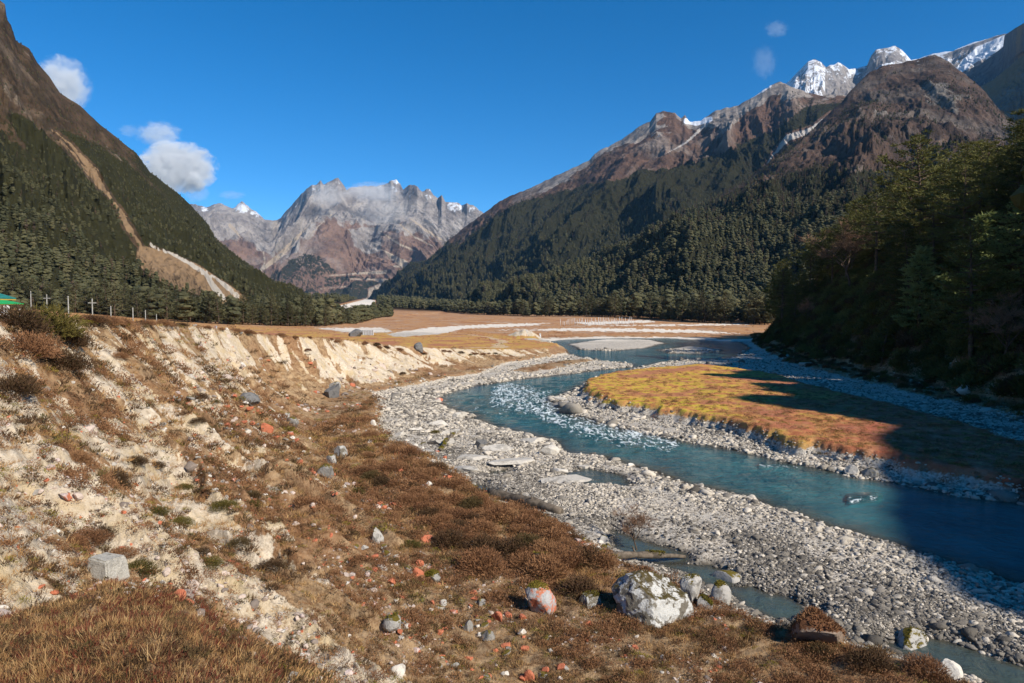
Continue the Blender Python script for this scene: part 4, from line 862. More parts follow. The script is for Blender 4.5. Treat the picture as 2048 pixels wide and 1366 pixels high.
S_dark = stone_mat('dark_boulder', (0.15, 0.145, 0.14), darkamt=.5, dark=(.05, .05, .05))
S_hero = stone_mat('white_lichen_boulder', (0.50, 0.49, 0.46), darkamt=.9, dark=(.12, .10, .07), moss=.34, scale=2.9, top=(0.10, 0.075, 0.028), dk=(.47, .53))
S_hero2 = stone_mat('moss_capped_boulder', (0.55, 0.54, 0.53), darkamt=.6, moss=.5, red=.35, scale=1.9)
S_soil = stone_mat('turf_covered_boulder', (0.27, 0.20, 0.15), darkamt=.5, dark=(.05, .035, .025), moss=.75, top=(0.17, 0.075, 0.035), scale=2)
S_slab = stone_mat('pale_slab', (0.50, 0.46, 0.40), darkamt=.45, scale=1.2)
S_rub = stone_mat('rubble_stone', (0.46, 0.37, 0.31), darkamt=.2, rnd=.9)

# gravel: everything nobody could count, denser and finer near the camera
n = 560000; ga = np.arctan(RG.uniform(-.25, .92, n)); gr_ = np.exp(RG.uniform(math.log(13), math.log(170), n)); gx, gy = gr_ * np.sin(ga), gr_ * np.cos(ga)
gzv, gmk = ground(gx, gy, True, True)
pg = gmk['gravel'] * (gmk['dr'] > -0.25) + 0.35 * sst(2.2, 0.3, gmk['di']) * (gmk['di'] > 0)
ok = (RG.random(n) < pg * (0.22 + 0.9 * (fbm(gx * .3, gy * .3, o=3, seed=9) > -.16)) * (1 - .55 * sst(50, 90, gy))) & (gzv > -0.1); gx, gy, gzv, gmk2 = gx[ok], gy[ok], gzv[ok], gmk['dr'][ok]
n = len(gx); sz = np.minimum(np.maximum(0.036, 0.00102 * np.hypot(gx, gy)), .10) * np.exp(RG.normal(0, .42, n)); big = RG.random(n) < .02; sz[big] *= 2.2
dz = sst(1.5, 5, gmk2) * sst(-.25, .25, vn(gx * .25, gy * .25, seed=19) + .25) * sst(75, 40, gy); isd = RG.random(n) < .22 + .62 * dz
sz *= (1 + 0.5 * sst(2.5, 0, gmk2)) * (1 + .5 * vn(gmk2 * .8, gx * .12 + gy * .05, seed=29))
PEB = [rock('pebble', 700 + i, S_pebble if i < 5 else S_pebbled, (1.25, 1.0, .62), 2 if i % 5 < 2 else 1, 3, .12) for i in range(10)]
scatter('gravel', np.stack([gx, gy, gzv + sz * .12], 1), np.stack([RG.normal(0, .25, n), RG.normal(0, .25, n), RG.random(n) * 6.28], 1), sz[:, None] * RG.uniform(.75, 1.3, (n, 3)), RG.integers(0, 5, n) + 5 * isd, PEB, 'pale grey river gravel of rounded pebbles along both banks', 'gravel')

# rubble, dry grass, low shrubs over the slope and flats
n = 500000; ga = np.arctan(RG.uniform(-.80, .80, n)); gr_ = np.exp(RG.uniform(math.log(3.2), math.log(400), n)); gx, gy = gr_ * np.sin(ga), gr_ * np.cos(ga)
gzv, k = ground(gx, gy, True, True); rr_ = np.hypot(gx, gy); rnd = RG.random(n)
clump = fbm(gx * .45, gy * .45, o=3, seed=201); clump2 = fbm(gx * 1.6, gy * 1.6, o=2, seed=202)
soil = (1 - k['clay']) * (1 - k['gravel']) * (k['dr'] > .6) * (k['pool'] > .3) * (k['hill'] < 1)
orange = sst(0, .35, fbm(gx * .16 + 3, gy * .16, o=3, seed=203))
# stones
pr_ = (0.16 * (k['t'] < .8) * (k['t'] > -1.2) * (rr_ < 95) * sst(-.15, .35, clump) * (gx < 6) * (1 - .6 * k['mound']) + 0.12 * k['clay'] * (rr_ < 70) * sst(-.1, .4, clump2)) * (1 - k['gravel'])
m1 = rnd < pr_ * 0.75
P = np.stack([gx, gy, gzv], 1)[m1]; n1_ = len(P); s1_ = np.maximum(.035, .0019 * rr_[m1]) * np.exp(RG.normal(0, .5, n1_))
RB = [rock('rubble_piece', 800 + i, m_, (1.1, .9, .7), 2, 5, .15, smooth=False) for i, m_ in enumerate((S_rub, S_rub, S_white, S_rub, S_redw, S_red))]
ri = RG.integers(0, 5, n1_); ri[(RG.random(n1_) < .20 * (.4 + orange[m1])) & (k['clay'][m1] < .4)] = 5
scatter('rubble', P, np.stack([RG.normal(0, .4, n1_), RG.normal(0, .4, n1_), RG.random(n1_) * 6.28], 1), s1_, ri, RB, 'small pale and orange stones strewn over the brown slope', 'rubble')
# plants
def tuft(seed, nb, H, spread, mat, lean=.6, wd=.012, dome=False, name='tuft', ls=1.0):
    rg = np.random.default_rng(seed); a = rg.random(nb) * 6.28; r = np.sqrt(rg.random(nb)) * spread
    Cn = np.stack([np.cos(a) * r, np.sin(a) * r, np.zeros(nb)], 1)
    if dome:
        th = np.arccos(rg.random(nb) ** .8); u = rg.uniform(.45, 1, nb); D0 = np.stack([np.cos(a) * np.sin(th), np.sin(a) * np.sin(th), np.cos(th)], 1)
        lump = 1 + .25 * fbm(D0[:, 0] * 2.2 + seed, D0[:, 1] * 2.2, D0[:, 2] * 2.2, o=3, seed=seed)
        Cn = D0 * (u * lump)[:, None] * [spread, spread, H * .8]; D = D0 + rg.normal(0, .5, (nb, 3)) + [0, 0, .35]
        L = rg.uniform(.10, .24, nb) * H * 1.1 * ls
    else:
        D = np.stack([np.cos(a) * lean * rg.random(nb), np.sin(a) * lean * rg.random(nb), np.ones(nb)], 1) + rg.normal(0, .3, (nb, 3)); D[:, 2] = np.abs(D[:, 2]); L = rg.uniform(.5, 1.2, nb) * H
    V, Fc = cards(rg, Cn, D, L, rg.uniform(.6, 1.4, nb) * wd)
    return mesh(name, V, Fc, [mat], False, dict(Shade=np.repeat(rg.random(nb), 3)))
TU = [tuft(1, 34, .17, .16, M_straw, 1.3), tuft(2, 26, .26, .12, M_straw, 1.3), tuft(3, 44, .15, .22, M_straw, 2.0), tuft(4, 60, .16, .20, M_redtwig, 1.2, .02), tuft(5, 60, .14, .22, M_bushdark, 1.3, .022),
      tuft(6, 110, .30, .34, M_bush, wd=.035, dome=True), tuft(7, 110, .24, .36, M_bush, wd=.035, dome=True), tuft(8, 100, .26, .32, M_bushdark, wd=.035, dome=True), tuft(9, 90, .16, .34, M_moss, wd=.04, dome=True), tuft(10, 80, .2, .3, M_bushgreen, wd=.03, dome=True)]
mo = k['mound'] > .35
cov = np.where(mo, .62 + .38 * (clump2 > -.1), soil * (.25 + .6 * sst(-.2, .3, clump2)) * np.where((gx < np.interp(gy, [0, 30, 60], [2, -6, -18])) & (k['t'] > .1), .62, 1) * sst(1.25, .9, k['t']) * (1 - .7 * sst(60, 110, rr_)))
cov = np.where(gy > 150, .22 * (clump > .1) * (1 - k['gravel']) * (k['dr'] > 1) * (k['hill'] < 1), cov)
cov = cov * np.where(k['isle'] > .4, .8, 1); edge = k['clay'] * .10 * (rr_ < 60)
m2 = ~m1 & (rnd > .2) & (rnd - .2 < (cov * .5 + edge) * .8)
P = np.stack([gx, gy, gzv], 1)[m2]; n2_ = len(P); c2 = clump[m2] + .4 * clump2[m2]; q = RG.random(n2_); d2 = rr_[m2]
ti = np.select([mo[m2] & (c2 + .25 * (gx[m2] + 3) > .12), mo[m2], c2 > .28, c2 < -.35], [np.where(q < .5, 3, np.where(q < .72, 4, np.where(q < .86, 7, 2))), np.where(q < .20, 0, np.where(q < .34, 1, np.where(q < .58, 2, np.where(q < .74, 3, np.where(q < .9, 4, 7))))),
    np.where(q < .6, 5, np.where(q < .8, 6, np.where(q < .93, 7, 9))), np.where(q < .45, 0, np.where(q < .8, 2, np.where(q < .88, 8, 4)))], np.where(q < .25, 0, np.where(q < .42, 2, np.where(q < .62, 6, np.where(q < .84, 4, np.where(q < .93, 7, 8))))))
s2_ = np.maximum(.62, np.minimum(.045 * d2, 1.9)) * RG.uniform(.55, 1.2, n2_); s2_ = np.where(mo[m2], .30 * RG.uniform(.5, 1.4, n2_), s2_)
flatg = (k['isle'][m2] > .3) | (P[:, 0] < -14) & (k['t'][m2] < .15) | (k['t'][m2] > 1); s2_ = np.where(flatg, s2_ * .55, s2_)
s2_ = np.where(np.isin(ti, [5, 6, 7, 8, 9]), s2_ * .8, s2_)
isg = (k['isle'][m2] > .3); ti = np.where(isg, np.where(q < .45, 2, np.where(q < .7, 6, np.where(q < .85, 9, 8))), ti)
scatter('undergrowth', P - [0, 0, .01], np.stack([RG.normal(0, .12, n2_), RG.normal(0, .12, n2_), RG.random(n2_) * 6.28], 1), s2_[:, None] * RG.uniform(.8, 1.25, (n2_, 3)), ti, TU, 'dry straw and red brown ground plants over the slope and flats', 'undergrowth')
# low growth under the trees of the shaded hill
n = 22000; ux_, uy_ = RG.uniform(36, 130, n), RG.uniform(40, 260, n); uz, uk = ground(ux_, uy_, True, True); okk = (uk['hill'] > .1) & (uk['hill'] < 30) | (uk['foot'] > .6) & (RG.random(n) < .5)
ux_, uy_, uz, uh = ux_[okk], uy_[okk], uz[okk], uk['hill'][okk]; n = len(ux_)
UG = [tuft(30 + i, 420, 1.5, 1.3, m_, wd=.13, dome=True) for i, m_ in enumerate((M_bushdark, M_bushgreen, M_pine, M_pine, M_bush))]
ui = np.where(uh < .6, RG.choice([0, 1, 4], n), RG.choice([0, 1, 2, 3, 3], n))
scatter('hillside_undergrowth', np.stack([ux_, uy_, uz - .1], 1), rots(n, .1), np.where(uh < .6, .4, .95) * RG.uniform(.5, 1.5, n), ui, UG, 'dark bushes and saplings under the pines of the shaded hill', 'undergrowth')

# ------------------------------------------------------------------ single shrubs
BU = [mesh_ for mesh_ in (tuft(50 + i, 3400, .95, .75, m_, wd=.026, dome=True, name='shrub', ls=.6) for i, m_ in enumerate((M_bush, M_bush, M_bush, M_bushdark, M_bushgreen)))]
def shrub(px, py, k, s, label, group=None, flat=.8):
    x, y, z = hit(px, py); o = link('shrub', BU[k], loc=(x, y, z - .08 * s), rot=(0, 0, float(RG.random() * 6.28)), scale=(s, s * float(RG.uniform(.8, 1.1)), s * flat), label=label, category='shrub')
    if group: o['group'] = group
for px, py, k, s, lab in ((90, 668, 4, 1.9, 'large olive green shrub on the bluff edge below the green roofed house'), (35, 662, 3, 1.5, 'dark brown shrub left of the large olive shrub on the bluff edge'),
    (140, 690, 3, 1.2, 'dark bare shrub hanging over the bluff edge right of the olive shrub'), (55, 712, 0, 1.3, 'rounded brown turf cushion overhanging the pale scarp at the left edge'), (128, 738, 3, 1.1, 'reddish shrub spilling down the pale scarp under the dark shrub'),
    (28, 790, 3, .9, 'grey brown shrub on the pale slope at the left edge'), (240, 975, 3, .45, 'small blackish shrub on the tan slope above the marker stone'), (402, 798, 3, .6, 'small dark shrub on the pale slope left of the flat brown meadow'),
    (900, 1090, 3, 1.0, 'tall bushy shrub with a dark hollow on its left'), (960, 1140, 0, 1.25, 'large brown shrub beside the dark hollow'), (1160, 1190, 3, 1.0, 'dark brown shrub between the red sided boulder and the big white boulder'),
    (1090, 1150, 0, 1.1, 'brown shrub just left of the mossy log'), (1740, 1335, 3, .85, 'broad red brown shrub at the stream edge bottom right'), (1640, 1310, 3, .5, 'low shrub casting a shadow below the turf covered boulder'), (1850, 1345, 0, .7, 'brown shrub at the bottom edge beside the small stream')):
    shrub(px, py, k, s, lab)
pts = []
poly = [(740, 870), (860, 925), (960, 1000), (1120, 1060), (1220, 1130), (1140, 1140), (1010, 1130), (900, 1070), (820, 1010), (720, 950)]
while len(pts) < 75:
    px, py = RG.uniform(700, 1240), RG.uniform(860, 1150)
    if inside(np.array([px]), np.array([py]), poly)[0] and all(abs(px - a) + 1.8 * abs(py - b) > 26 for a, b in pts): pts.append((px, py))
for px, py in pts:
    shrub(px, py, int(RG.choice([0, 1, 2, 3])), float(RG.uniform(.55, 1.05)), 'low red brown shrub in the shrub field between the slope and the gravel', 'brown shrubs of the field by the gravel', .75)
for i in range(46):
    px = RG.uniform(170, 1080); py = np.interp(px, [170, 430, 700, 860, 1080], [640, 657, 684, 706, 706]) + RG.uniform(-1, 5)
    shrub(px, py, int(RG.choice([0, 3, 2])), float(RG.uniform(.5, .95)), 'dry brown shrub on the rim of the pale bluff', 'shrubs along the rim of the bluff', .55)
for i in range(44):
    px, py = RG.uniform(120, 900), RG.uniform(700, 1150)
    shrub(px, py, int(RG.choice([0, 3, 3, 4])), float(RG.uniform(.3, .62)), 'small dark shrub clinging to the slope of the bluff', 'small shrubs on the bluff slope', .6)

# ------------------------------------------------------------------ boulders and stones that stand out
def put(name, me, px, py, sink, label, rz=0, tilt=0, cat='boulder', group=None, sc=1):
    x, y, z = hit(px, py); o = link(name, me, loc=(x, y, z + sink), rot=(tilt, 0, rz), scale=sc, label=label, category=cat)
    if group: o['group'] = group
    return o
# size in metres from traced width: w px at the boulder's distance
def wm_(px, py, w): x, y, z = hit(px, py); return w / F * y
def boulder(px, py, w, h, mat, lab, seed, dep=.8, sub=4, cuts=7, rough=.16, peak=None, rz=0, name='boulder', tilt=0, cat='boulder', smooth=None):
    m_ = wm_(px, py, w); hh = m_ * h / w; W2 = m_ / 2
    me = rock(name, seed, mat, (W2 * 1.12, W2 * dep * 1.1, hh * .78), sub, cuts, rough, peak=peak, smooth=smooth)
    o = put(name, me, px, py, hh * .22, lab, rz, tilt, cat)
    if w >= 34 and mat in (S_soil, S_moss, S_hero2, S_hero):
        V = np.empty(len(me.vertices) * 3, np.float32); me.vertices.foreach_get('co', V); V = V.reshape(-1, 3); N = np.empty(len(V) * 3, np.float32); me.vertices.foreach_get('normal', N); N = N.reshape(-1, 3); g_ = np.random.default_rng(seed)
        turf = mat is S_soil; kk = g_.integers(0, len(V), 9000 if turf else 5000); P = V[kk]; nz_ = N[kk, 2] + .5 * fbm(P[:, 0] * 2.3, P[:, 1] * 2.3, P[:, 2] * 2.3, o=3, seed=seed)
        kk = kk[(nz_ > (.5 if turf else .72 if mat is not S_hero else .8)) & (V[kk, 2] > -.1 * hh)]; n_ = len(kk); L_ = (.11 if turf else .05)
        Vc, Fc_ = cards(g_, V[kk] + g_.normal(0, .02, (n_, 3)) * W2, N[kk] + g_.normal(0, .6, (n_, 3)) + [0, 0, .3], g_.uniform(.5, 1.3, n_) * L_, g_.uniform(.5, 1.2, n_) * L_ * .35)
        if n_ > 20: link('turf' if turf else 'moss', mesh('turf' if turf else 'moss', Vc, Fc_, [M_bush if turf else M_moss], False, dict(Shade=np.repeat(g_.random(n_), 3))), o)
    return o
boulder(1312, 1222, 168, 88, S_hero, 'largest boulder, white lichen with dark moss streaks, beside the small pool', 3, .85, 5, 14, .20, (-.35, -.1, .5, .3), smooth=False)
boulder(1078, 1222, 62, 62, S_hero2, 'white boulder with a moss cap and an orange red right side', 8, .9, 4, 8, .12)
boulder(1382, 1200, 50, 56, S_moss, 'mossy grey boulder leaning behind the right end of the largest boulder', 12, .9, 4)
boulder(1452, 1168, 62, 26, S_grey, 'smooth rounded grey boulder with moss on top beyond the pool edge', 15, .8, 4, 3, .08)
boulder(1440, 1205, 42, 42, S_moss, 'round pale boulder with a bright moss cap standing in the pool', 17, .9, 4, 4, .1)
boulder(1413, 1216, 34, 28, S_moss, 'small mossy boulder between the largest boulder and the pool stone', 18, .9, 4, 5)
boulder(1180, 1212, 40, 34, S_hero, 'half hidden white boulder under a dark shrub', 19, .9, 4, 6)
boulder(1626, 1275, 122, 74, S_soil, 'angular boulder covered in red brown turf with a dark left face', 31, .95, 5, 7, .10)
boulder(1822, 1300, 84, 44, S_moss, 'wedge shaped grey boulder with moss spots lying in the stream', 33, .7, 4, 12, .08)
boulder(1885, 1356, 66, 38, S_white, 'pale rounded boulder at the stream edge at the bottom', 35, .8, 4, 5)
boulder(667, 795, 38, 32, S_dark, 'dark grey angular boulder on the brown meadow', 41, .8, 4, 10)
boulder(668, 778, 26, 14, S_grey, 'speckled grey stone behind the dark angular boulder', 42, .8, 3, 7)
boulder(496, 808, 42, 22, S_dark, 'flat bluish grey boulder at the foot of the slope', 43, .8, 4, 6)
boulder(570, 840, 22, 18, S_grey, 'grey boulder beside a white stone at the meadow edge', 44, .9, 3, 7)
boulder(556, 838, 14, 11, S_white, 'white stone touching the grey boulder at the meadow edge', 45, .9, 3, 7)
boulder(583, 850, 26, 16, S_moss, 'moss capped boulder in front of the grey boulder at the meadow edge', 46, .9, 3, 6)
boulder(748, 850, 15, 13, S_white, 'white block at the corner of the meadow beside the gravel', 47, .9, 3, 8)
boulder(533, 862, 26, 18, S_red, 'orange red boulder among stones left of the moss capped boulder', 48, .9, 3, 8)
boulder(655, 955, 38, 28, S_moss, 'grey boulder with a thick green moss cap amid brown shrubs', 49, .9, 4, 7)
boulder(682, 912, 28, 22, S_hero, 'white and black speckled boulder above the mossy boulder', 50, .9, 3, 7)
boulder(662, 925, 28, 16, S_grey, 'low grey stone between the speckled and the mossy boulders', 51, .9, 3, 7)
boulder(752, 1085, 34, 30, S_moss, 'grey boulder with moss on its left on the stony slope', 52, .9, 4, 7)
boulder(712, 673, 25, 15, S_dark, 'dark rounded boulder on the terrace in front of the pale wall', 55, .9, 4, 6)
boulder(836, 701, 22, 17, S_dark, 'dark grey boulder perched on the rim of the bluff', 56, .9, 4, 8)
boulder(481, 668, 9, 8, S_grey, 'small grey boulder on the terrace rim', 57, .9, 3)
boulder(388, 652, 10, 5, S_grey, 'flat grey stone beside the tarpaulin hut', 58, .9, 3)
boulder(798, 1352, 38, 26, S_white, 'smooth white boulder on the pale clay at the bottom', 59, .9, 4, 4, .1)
boulder(996, 1238, 26, 22, S_red, 'bright orange lichen covered block right of the stony patch', 60, .9, 3, 9)
boulder(834, 1152, 26, 18, S_red, 'orange lichen stone beside a mossy cushion', 61, .9, 3, 9)
boulder(862, 1160, 34, 18, S_moss, 'long mossy cushion stone right of an orange stone', 62, .9, 3, 5)
boulder(1062, 1358, 26, 20, S_red, 'rounded orange stone at the bottom edge', 63, .9, 3, 6)
boulder(972, 1278, 34, 18, S_grey, 'grey stone with an orange corner below the stony patch', 64, .9, 3, 7)
boulder(935, 1262, 24, 22, S_moss, 'pale stone under bright yellow moss', 65, .9, 3, 7)
boulder(790, 1255, 44, 26, S_moss, 'cluster of yellow green moss over a low stone', 66, .9, 3, 6)
boulder(1930, 782, 36, 20, S_white, 'white boulder at the foot of the dark hill', 71, .9, 4, 6)
boulder(1738, 952, 34, 16, S_grey, 'flat grey boulder at the water edge of the far gravel', 72, .9, 4, 5)
boulder(1702, 948, 26, 18, S_white, 'pale boulder left of the flat boulder on the far gravel edge', 73, .9, 4, 5)
boulder(1520, 990, 22, 12, S_white, 'white stone standing in the river near the gravel', 74, .9, 3, 5)
boulder(1478, 976, 16, 8, S_grey, 'grey stone just off the gravel left of the white river stone', 75, .9, 3, 5)
boulder(1262, 932, 12, 7, S_white, 'small pale stone at the gravel edge below the rapids', 76, .9, 3, 5)
boulder(997, 852, 20, 9, S_redw, 'tan block standing in the river above the slabs', 77, .8, 3, 8)
boulder(1030, 842, 14, 7, S_grey, 'brown stone breaking the surface of the rapids', 78, .9, 3, 6)
boulder(876, 803, 22, 8, S_redw, 'brown stone at the water edge at the upper bend', 79, .8, 3, 6)
boulder(925, 812, 16, 8, S_grey, 'dark stone in the water right of the brown stone', 80, .9, 3, 6)
boulder(1120, 800, 34, 9, S_slab, 'flat pale slab at the tip of the gravel before the island', 81, .8, 3, 8)
boulder(1570, 946, 12, 4, S_redw, 'low brown stone in the middle of the river with foam beside it', 82, .9, 3, 5)
# layered slabs by the rapids
for i, (px, py, w, h) in enumerate(((1068, 885, 78, 12), (1000, 900, 66, 14), (1098, 908, 44, 18), (960, 918, 84, 12), (1120, 945, 44, 9), (1170, 938, 40, 12), (1130, 960, 110, 12), (880, 888, 60, 14), (905, 870, 50, 12), (850, 905, 46, 10),
    (930, 940, 90, 10), (1010, 925, 110, 9), (880, 850, 44, 10), (915, 836, 40, 14), (965, 892, 34, 20), (800, 872, 36, 10), (835, 860, 40, 9))):
    boulder(px, py, w, h, S_slab if i != 14 else S_dark, ('pale layered rock slab lying flat on the shore beside the rapids' if i != 14 else 'dark rounded rock sitting on the pale slabs'), 90 + i, .55, 4, 12, .07, None, .15 + .1 * (i % 3), name='rock_slab' if i != 14 else 'boulder', cat='rock slab' if i != 14 else 'boulder')
for o in C.objects:
    if o.name.startswith('rock_slab'): o['group'] = 'slabs beside the rapids'
# countable orange, white and mossy stones of the slope
RM = [rock('stone', 900 + i, m_, (1.1, .85, .62), 3, 13, .12) for i, m_ in enumerate((S_red, S_red, S_redw, S_white, S_moss, S_grey))]
zones = [([(320, 790), (430, 770), (560, 850), (700, 960), (820, 1010), (780, 1040), (640, 960), (480, 870)], 80, (8, 20)), ([(700, 1080), (860, 1120), (1000, 1200), (1120, 1290), (1180, 1366), (900, 1366), (780, 1280), (680, 1180)], 90, (9, 26)), ([(0, 700), (300, 780), (560, 900), (620, 1080), (420, 1040), (0, 880)], 36, (7, 18)), ([(1130, 1060), (1210, 1075), (1270, 1110), (1210, 1120), (1140, 1090)], 22, (12, 26)), ([(700, 870), (880, 890), (980, 990), (900, 960), (760, 900)], 26, (9, 20))]
names = ['orange lichen stone', 'orange lichen stone', 'pinkish grey stone', 'pale stone', 'moss topped stone', 'grey stone']
where = ['lying in the stony streak down the middle of the slope', 'lying in the stony patch at the foot of the slope', 'lying on the pale upper slope', 'lying at the edge of the side pool beyond the shrubs', 'lying where the shrubs meet the gravel']
for zi, (poly, cnt, (a, b)) in enumerate(zones):
    xs = [p[0] for p in poly]; ys = [p[1] for p in poly]; c_ = 0
    while c_ < cnt:
        px, py = RG.uniform(min(xs), max(xs)), RG.uniform(min(ys), max(ys))
        if not inside(np.array([px]), np.array([py]), poly)[0]: continue
        k_ = int(RG.choice([0, 1, 2, 3, 4, 5], p=[.14, .12, .2, .24, .12, .18] if zi < 2 else [.06, .04, .2, .4, .1, .2])); s_ = wm_(px, py, RG.uniform(a, b)) / 2
        put('stone', RM[k_], px, py, s_ * .2, names[k_] + ' ' + where[zi], float(RG.random() * 6.28), float(RG.normal(0, .3)), 'stone', 'stones strewn over the slope', sc=float(s_)); c_ += 1
# ------------------------------------------------------------------ logs, marker stone, buildings, poles
M_log = flat_mat('weathered_log', (0.17, 0.135, 0.10), .95, (0.07, 0.055, 0.04), 4, .03)
def log(p0, p1, r0, r1, label, moss=True, lift=0.1):
    a = Vector(hit(*p0)); b = Vector(hit(*p1)); a.z += r0 * .6 + lift; b.z += r1 * .6 + lift; rg = random.Random(int(p0[0]))
    base = a.copy(); e = link('fallen_log', None, loc=base, label=label, category='log'); mb = MB(); n = 14; pts = []
    for k in range(n + 1):
        t = k / n; p = a.lerp(b, t) - base; p += Vector((rg.gauss(0, .03), rg.gauss(0, .03), rg.gauss(0, .02) + .12 * math.sin(math.pi * t))); pts.append(p)
    rad = [r0 + (r1 - r0) * k / n + rg.gauss(0, .02) for k in range(n + 1)]
    mb.tube(pts, rad, 9); link('trunk', mb.mesh('log_trunk', [M_log], True), e)
    st_ = MB()
    for k in (3, 6, 9): st_.tube([pts[k], pts[k] + Vector((rg.gauss(0, .2), -.15, .35))], [.05, .03], 5)
    link('branch_stub', st_.mesh('branch_stub', [M_log], True), e)
    if moss:
        g2 = np.random.default_rng(3); nn = 2600; t = g2.random(nn); t = t[(vn(t * 9, 0.5, seed=4) > -.25)]; nn = len(t); i = np.minimum((t * n).astype(int), n - 1); f = t * n - i
        PA = np.array([tuple(p) for p in pts]); Cn = PA[i] * (1 - f)[:, None] + PA[i + 1] * f[:, None]; an = g2.normal(0, .6, nn); ax = (b - a).normalized(); sd = np.array(ax.cross(Vector((0, 0, 1))))
        rr2 = np.array(rad)[i]; O = sd[None] * (np.sin(an) * rr2)[:, None] + np.array([0, 0, 1])[None] * (np.cos(an) * rr2)[:, None]
        V, Fc = cards(g2, Cn + O, O / rr2[:, None] + g2.normal(0, .4, (nn, 3)), g2.uniform(.03, .09, nn), g2.uniform(.02, .05, nn))
        link('moss', mesh('log_moss', V, Fc, [M_moss], False, dict(Shade=np.repeat(g2.random(nn), 3))), e)
log((1075, 1132), (1372, 1122), .20, .09, 'long mossy fallen log lying behind the largest boulder')
log((978, 992), (1122, 1028), .26, .20, 'dark grey fallen log at the edge of the gravel bar', False, -.05)
log((880, 905), (912, 868), .12, .10, 'short mossy log jammed among rocks left of the slabs', True)

mk = MB(); M_conc = stone_mat('painted_stone_block', (0.50, 0.47, 0.41), darkamt=.35, scale=9, rnd=.1, moss=.1)
x, y, z = hit(215, 1158); s = 68 / F * y
V = [(-.5, -.42, 0), (.55, -.45, 0), (.50, .40, 0), (-.52, .38, 0), (-.36, -.36, .78), (.42, -.38, .74), (.40, .34, .70), (-.40, .32, .72)]
bm = bmesh.new(); vs = [bm.verts.new(Vector(v) * s) for v in V]
for f in ((3, 2, 1, 0), (4, 5, 6, 7), (0, 1, 5, 4), (1, 2, 6, 5), (2, 3, 7, 6), (3, 0, 4, 7)): bm.faces.new([vs[i] for i in f])
bmesh.ops.bevel(bm, geom=bm.edges[:], offset=.05 * s, segments=3, affect='EDGES'); bmesh.ops.subdivide_edges(bm, edges=bm.edges[:], cuts=3, use_grid_fill=True)
me = bpy.data.meshes.new('marker_block'); bm.to_mesh(me); bm.free(); vv = np.array([v.co[:] for v in me.vertices])
dn_ = fbm(vv[:, 0] * 14, vv[:, 1] * 14, vv[:, 2] * 14, o=3, seed=5); 
for v, d_ in zip(me.vertices, dn_): v.co *= 1 + .035 * float(d_)
me.materials.append(M_conc)
e = link('marker_stone', me, loc=(x, y, z - .05), rot=(0, 0, R(-20)), label='squat weathered whitish stone block standing on the grassy mound', category='marker stone')
M_paintred = flat_mat('faded_red_paint', (0.42, 0.27, 0.22), .9, (0.5, 0.44, 0.38), 30); M_paintgr = flat_mat('faded_green_paint', (0.27, 0.29, 0.17), .9, (0.45, 0.43, 0.36), 30)
# buildings and poles on the terrace
M_groof = flat_mat('green_roof', (0.02, 0.16, 0.13), .5, (0.03, 0.20, 0.16), 2); M_lroof = flat_mat('bright_green_roof', (0.02, 0.36, 0.09), .5, (0.03, 0.30, 0.08), 2)
M_wwall = flat_mat('white_wall', (0.72, 0.70, 0.66), .9); M_red = flat_mat('red_trim', (0.40, 0.07, 0.03), .8); M_yel = flat_mat('yellow_trim', (0.60, 0.42, 0.06), .8); M_dark = flat_mat('dark_opening', (0.02, 0.02, 0.02), .4)
M_conc2 = flat_mat('pale_pole', (0.34, 0.32, 0.28), .9); M_flagw = flat_mat('white_cloth', (0.75, 0.75, 0.74), .9); M_flagr = flat_mat('red_cloth', (0.50, 0.05, 0.04), .9); M_flago = flat_mat('orange_cloth', (0.65, 0.22, 0.05), .9); M_blue = flat_mat('blue_tarpaulin', (0.05, 0.16, 0.42), .6)
def pt(px, py, D): x, y, z = at_d(px, py, D); return Vector((float(x), float(y), float(z)))
def hip(mb, c, hx_, hy_, z0, z1, ridge, mi=0, th=.18):
    V = [(c[0] - hx_, c[1] - hy_, z0), (c[0] + hx_, c[1] - hy_, z0), (c[0] + hx_, c[1] + hy_, z0), (c[0] - hx_, c[1] + hy_, z0), (c[0] - ridge, c[1], z1), (c[0] + ridge, c[1], z1)]
    V2 = [(a, b, q - th) for a, b, q in V[:4]]
    mb.add(V + V2, [(0, 1, 5, 4), (1, 2, 5), (2, 3, 4, 5), (3, 0, 4), (0, 6, 7, 1), (1, 7, 8, 2), (2, 8, 9, 3), (3, 9, 6, 0), (9, 8, 7, 6)], mi)
D = 100; base = pt(-98, 622, D); gz0 = float(ground(np.array([base.x]), np.array([base.y]))[0]); U = D / F
e = link('green_roofed_house', None, loc=(base.x, base.y, gz0), label='house with a dark green pyramid roof and white walls at the left edge', category='house')
zz = lambda py: float(at_d(0, py, D)[2]) - gz0
wx_ = 86 * U
b = MB(); b.box((0, 0, zz(600) / 2), (wx_, wx_ * .42, zz(600) / 2)); link('wall', b.mesh('wall', [M_wwall]), e)
b = MB(); b.box((0, 0, (zz(600) + zz(596)) / 2), (wx_ + .05, wx_ * .42 + .05, 2.2 * U)); link('frieze', b.mesh('frieze', [M_red]), e)
b = MB(); hip(b, (0, 0), 98 * U, 46 * U, zz(595), zz(560), .6); rf = link('roof', b.mesh('roof', [M_groof]), e)
b = MB(); b.box((0, 0, zz(595) - .27), (97.6 * U, 45.6 * U, .07)); link('eaves_trim', b.mesh('eaves_trim', [M_yel]), e)
b = MB(); b.tube([(0, 0, zz(562)), (0, 0, zz(556)), (0, 0, zz(550)), (0, 0, zz(540))], [.7, .8, .45, .05], 8); link('finial', b.mesh('finial', [M_flagw], True), e)
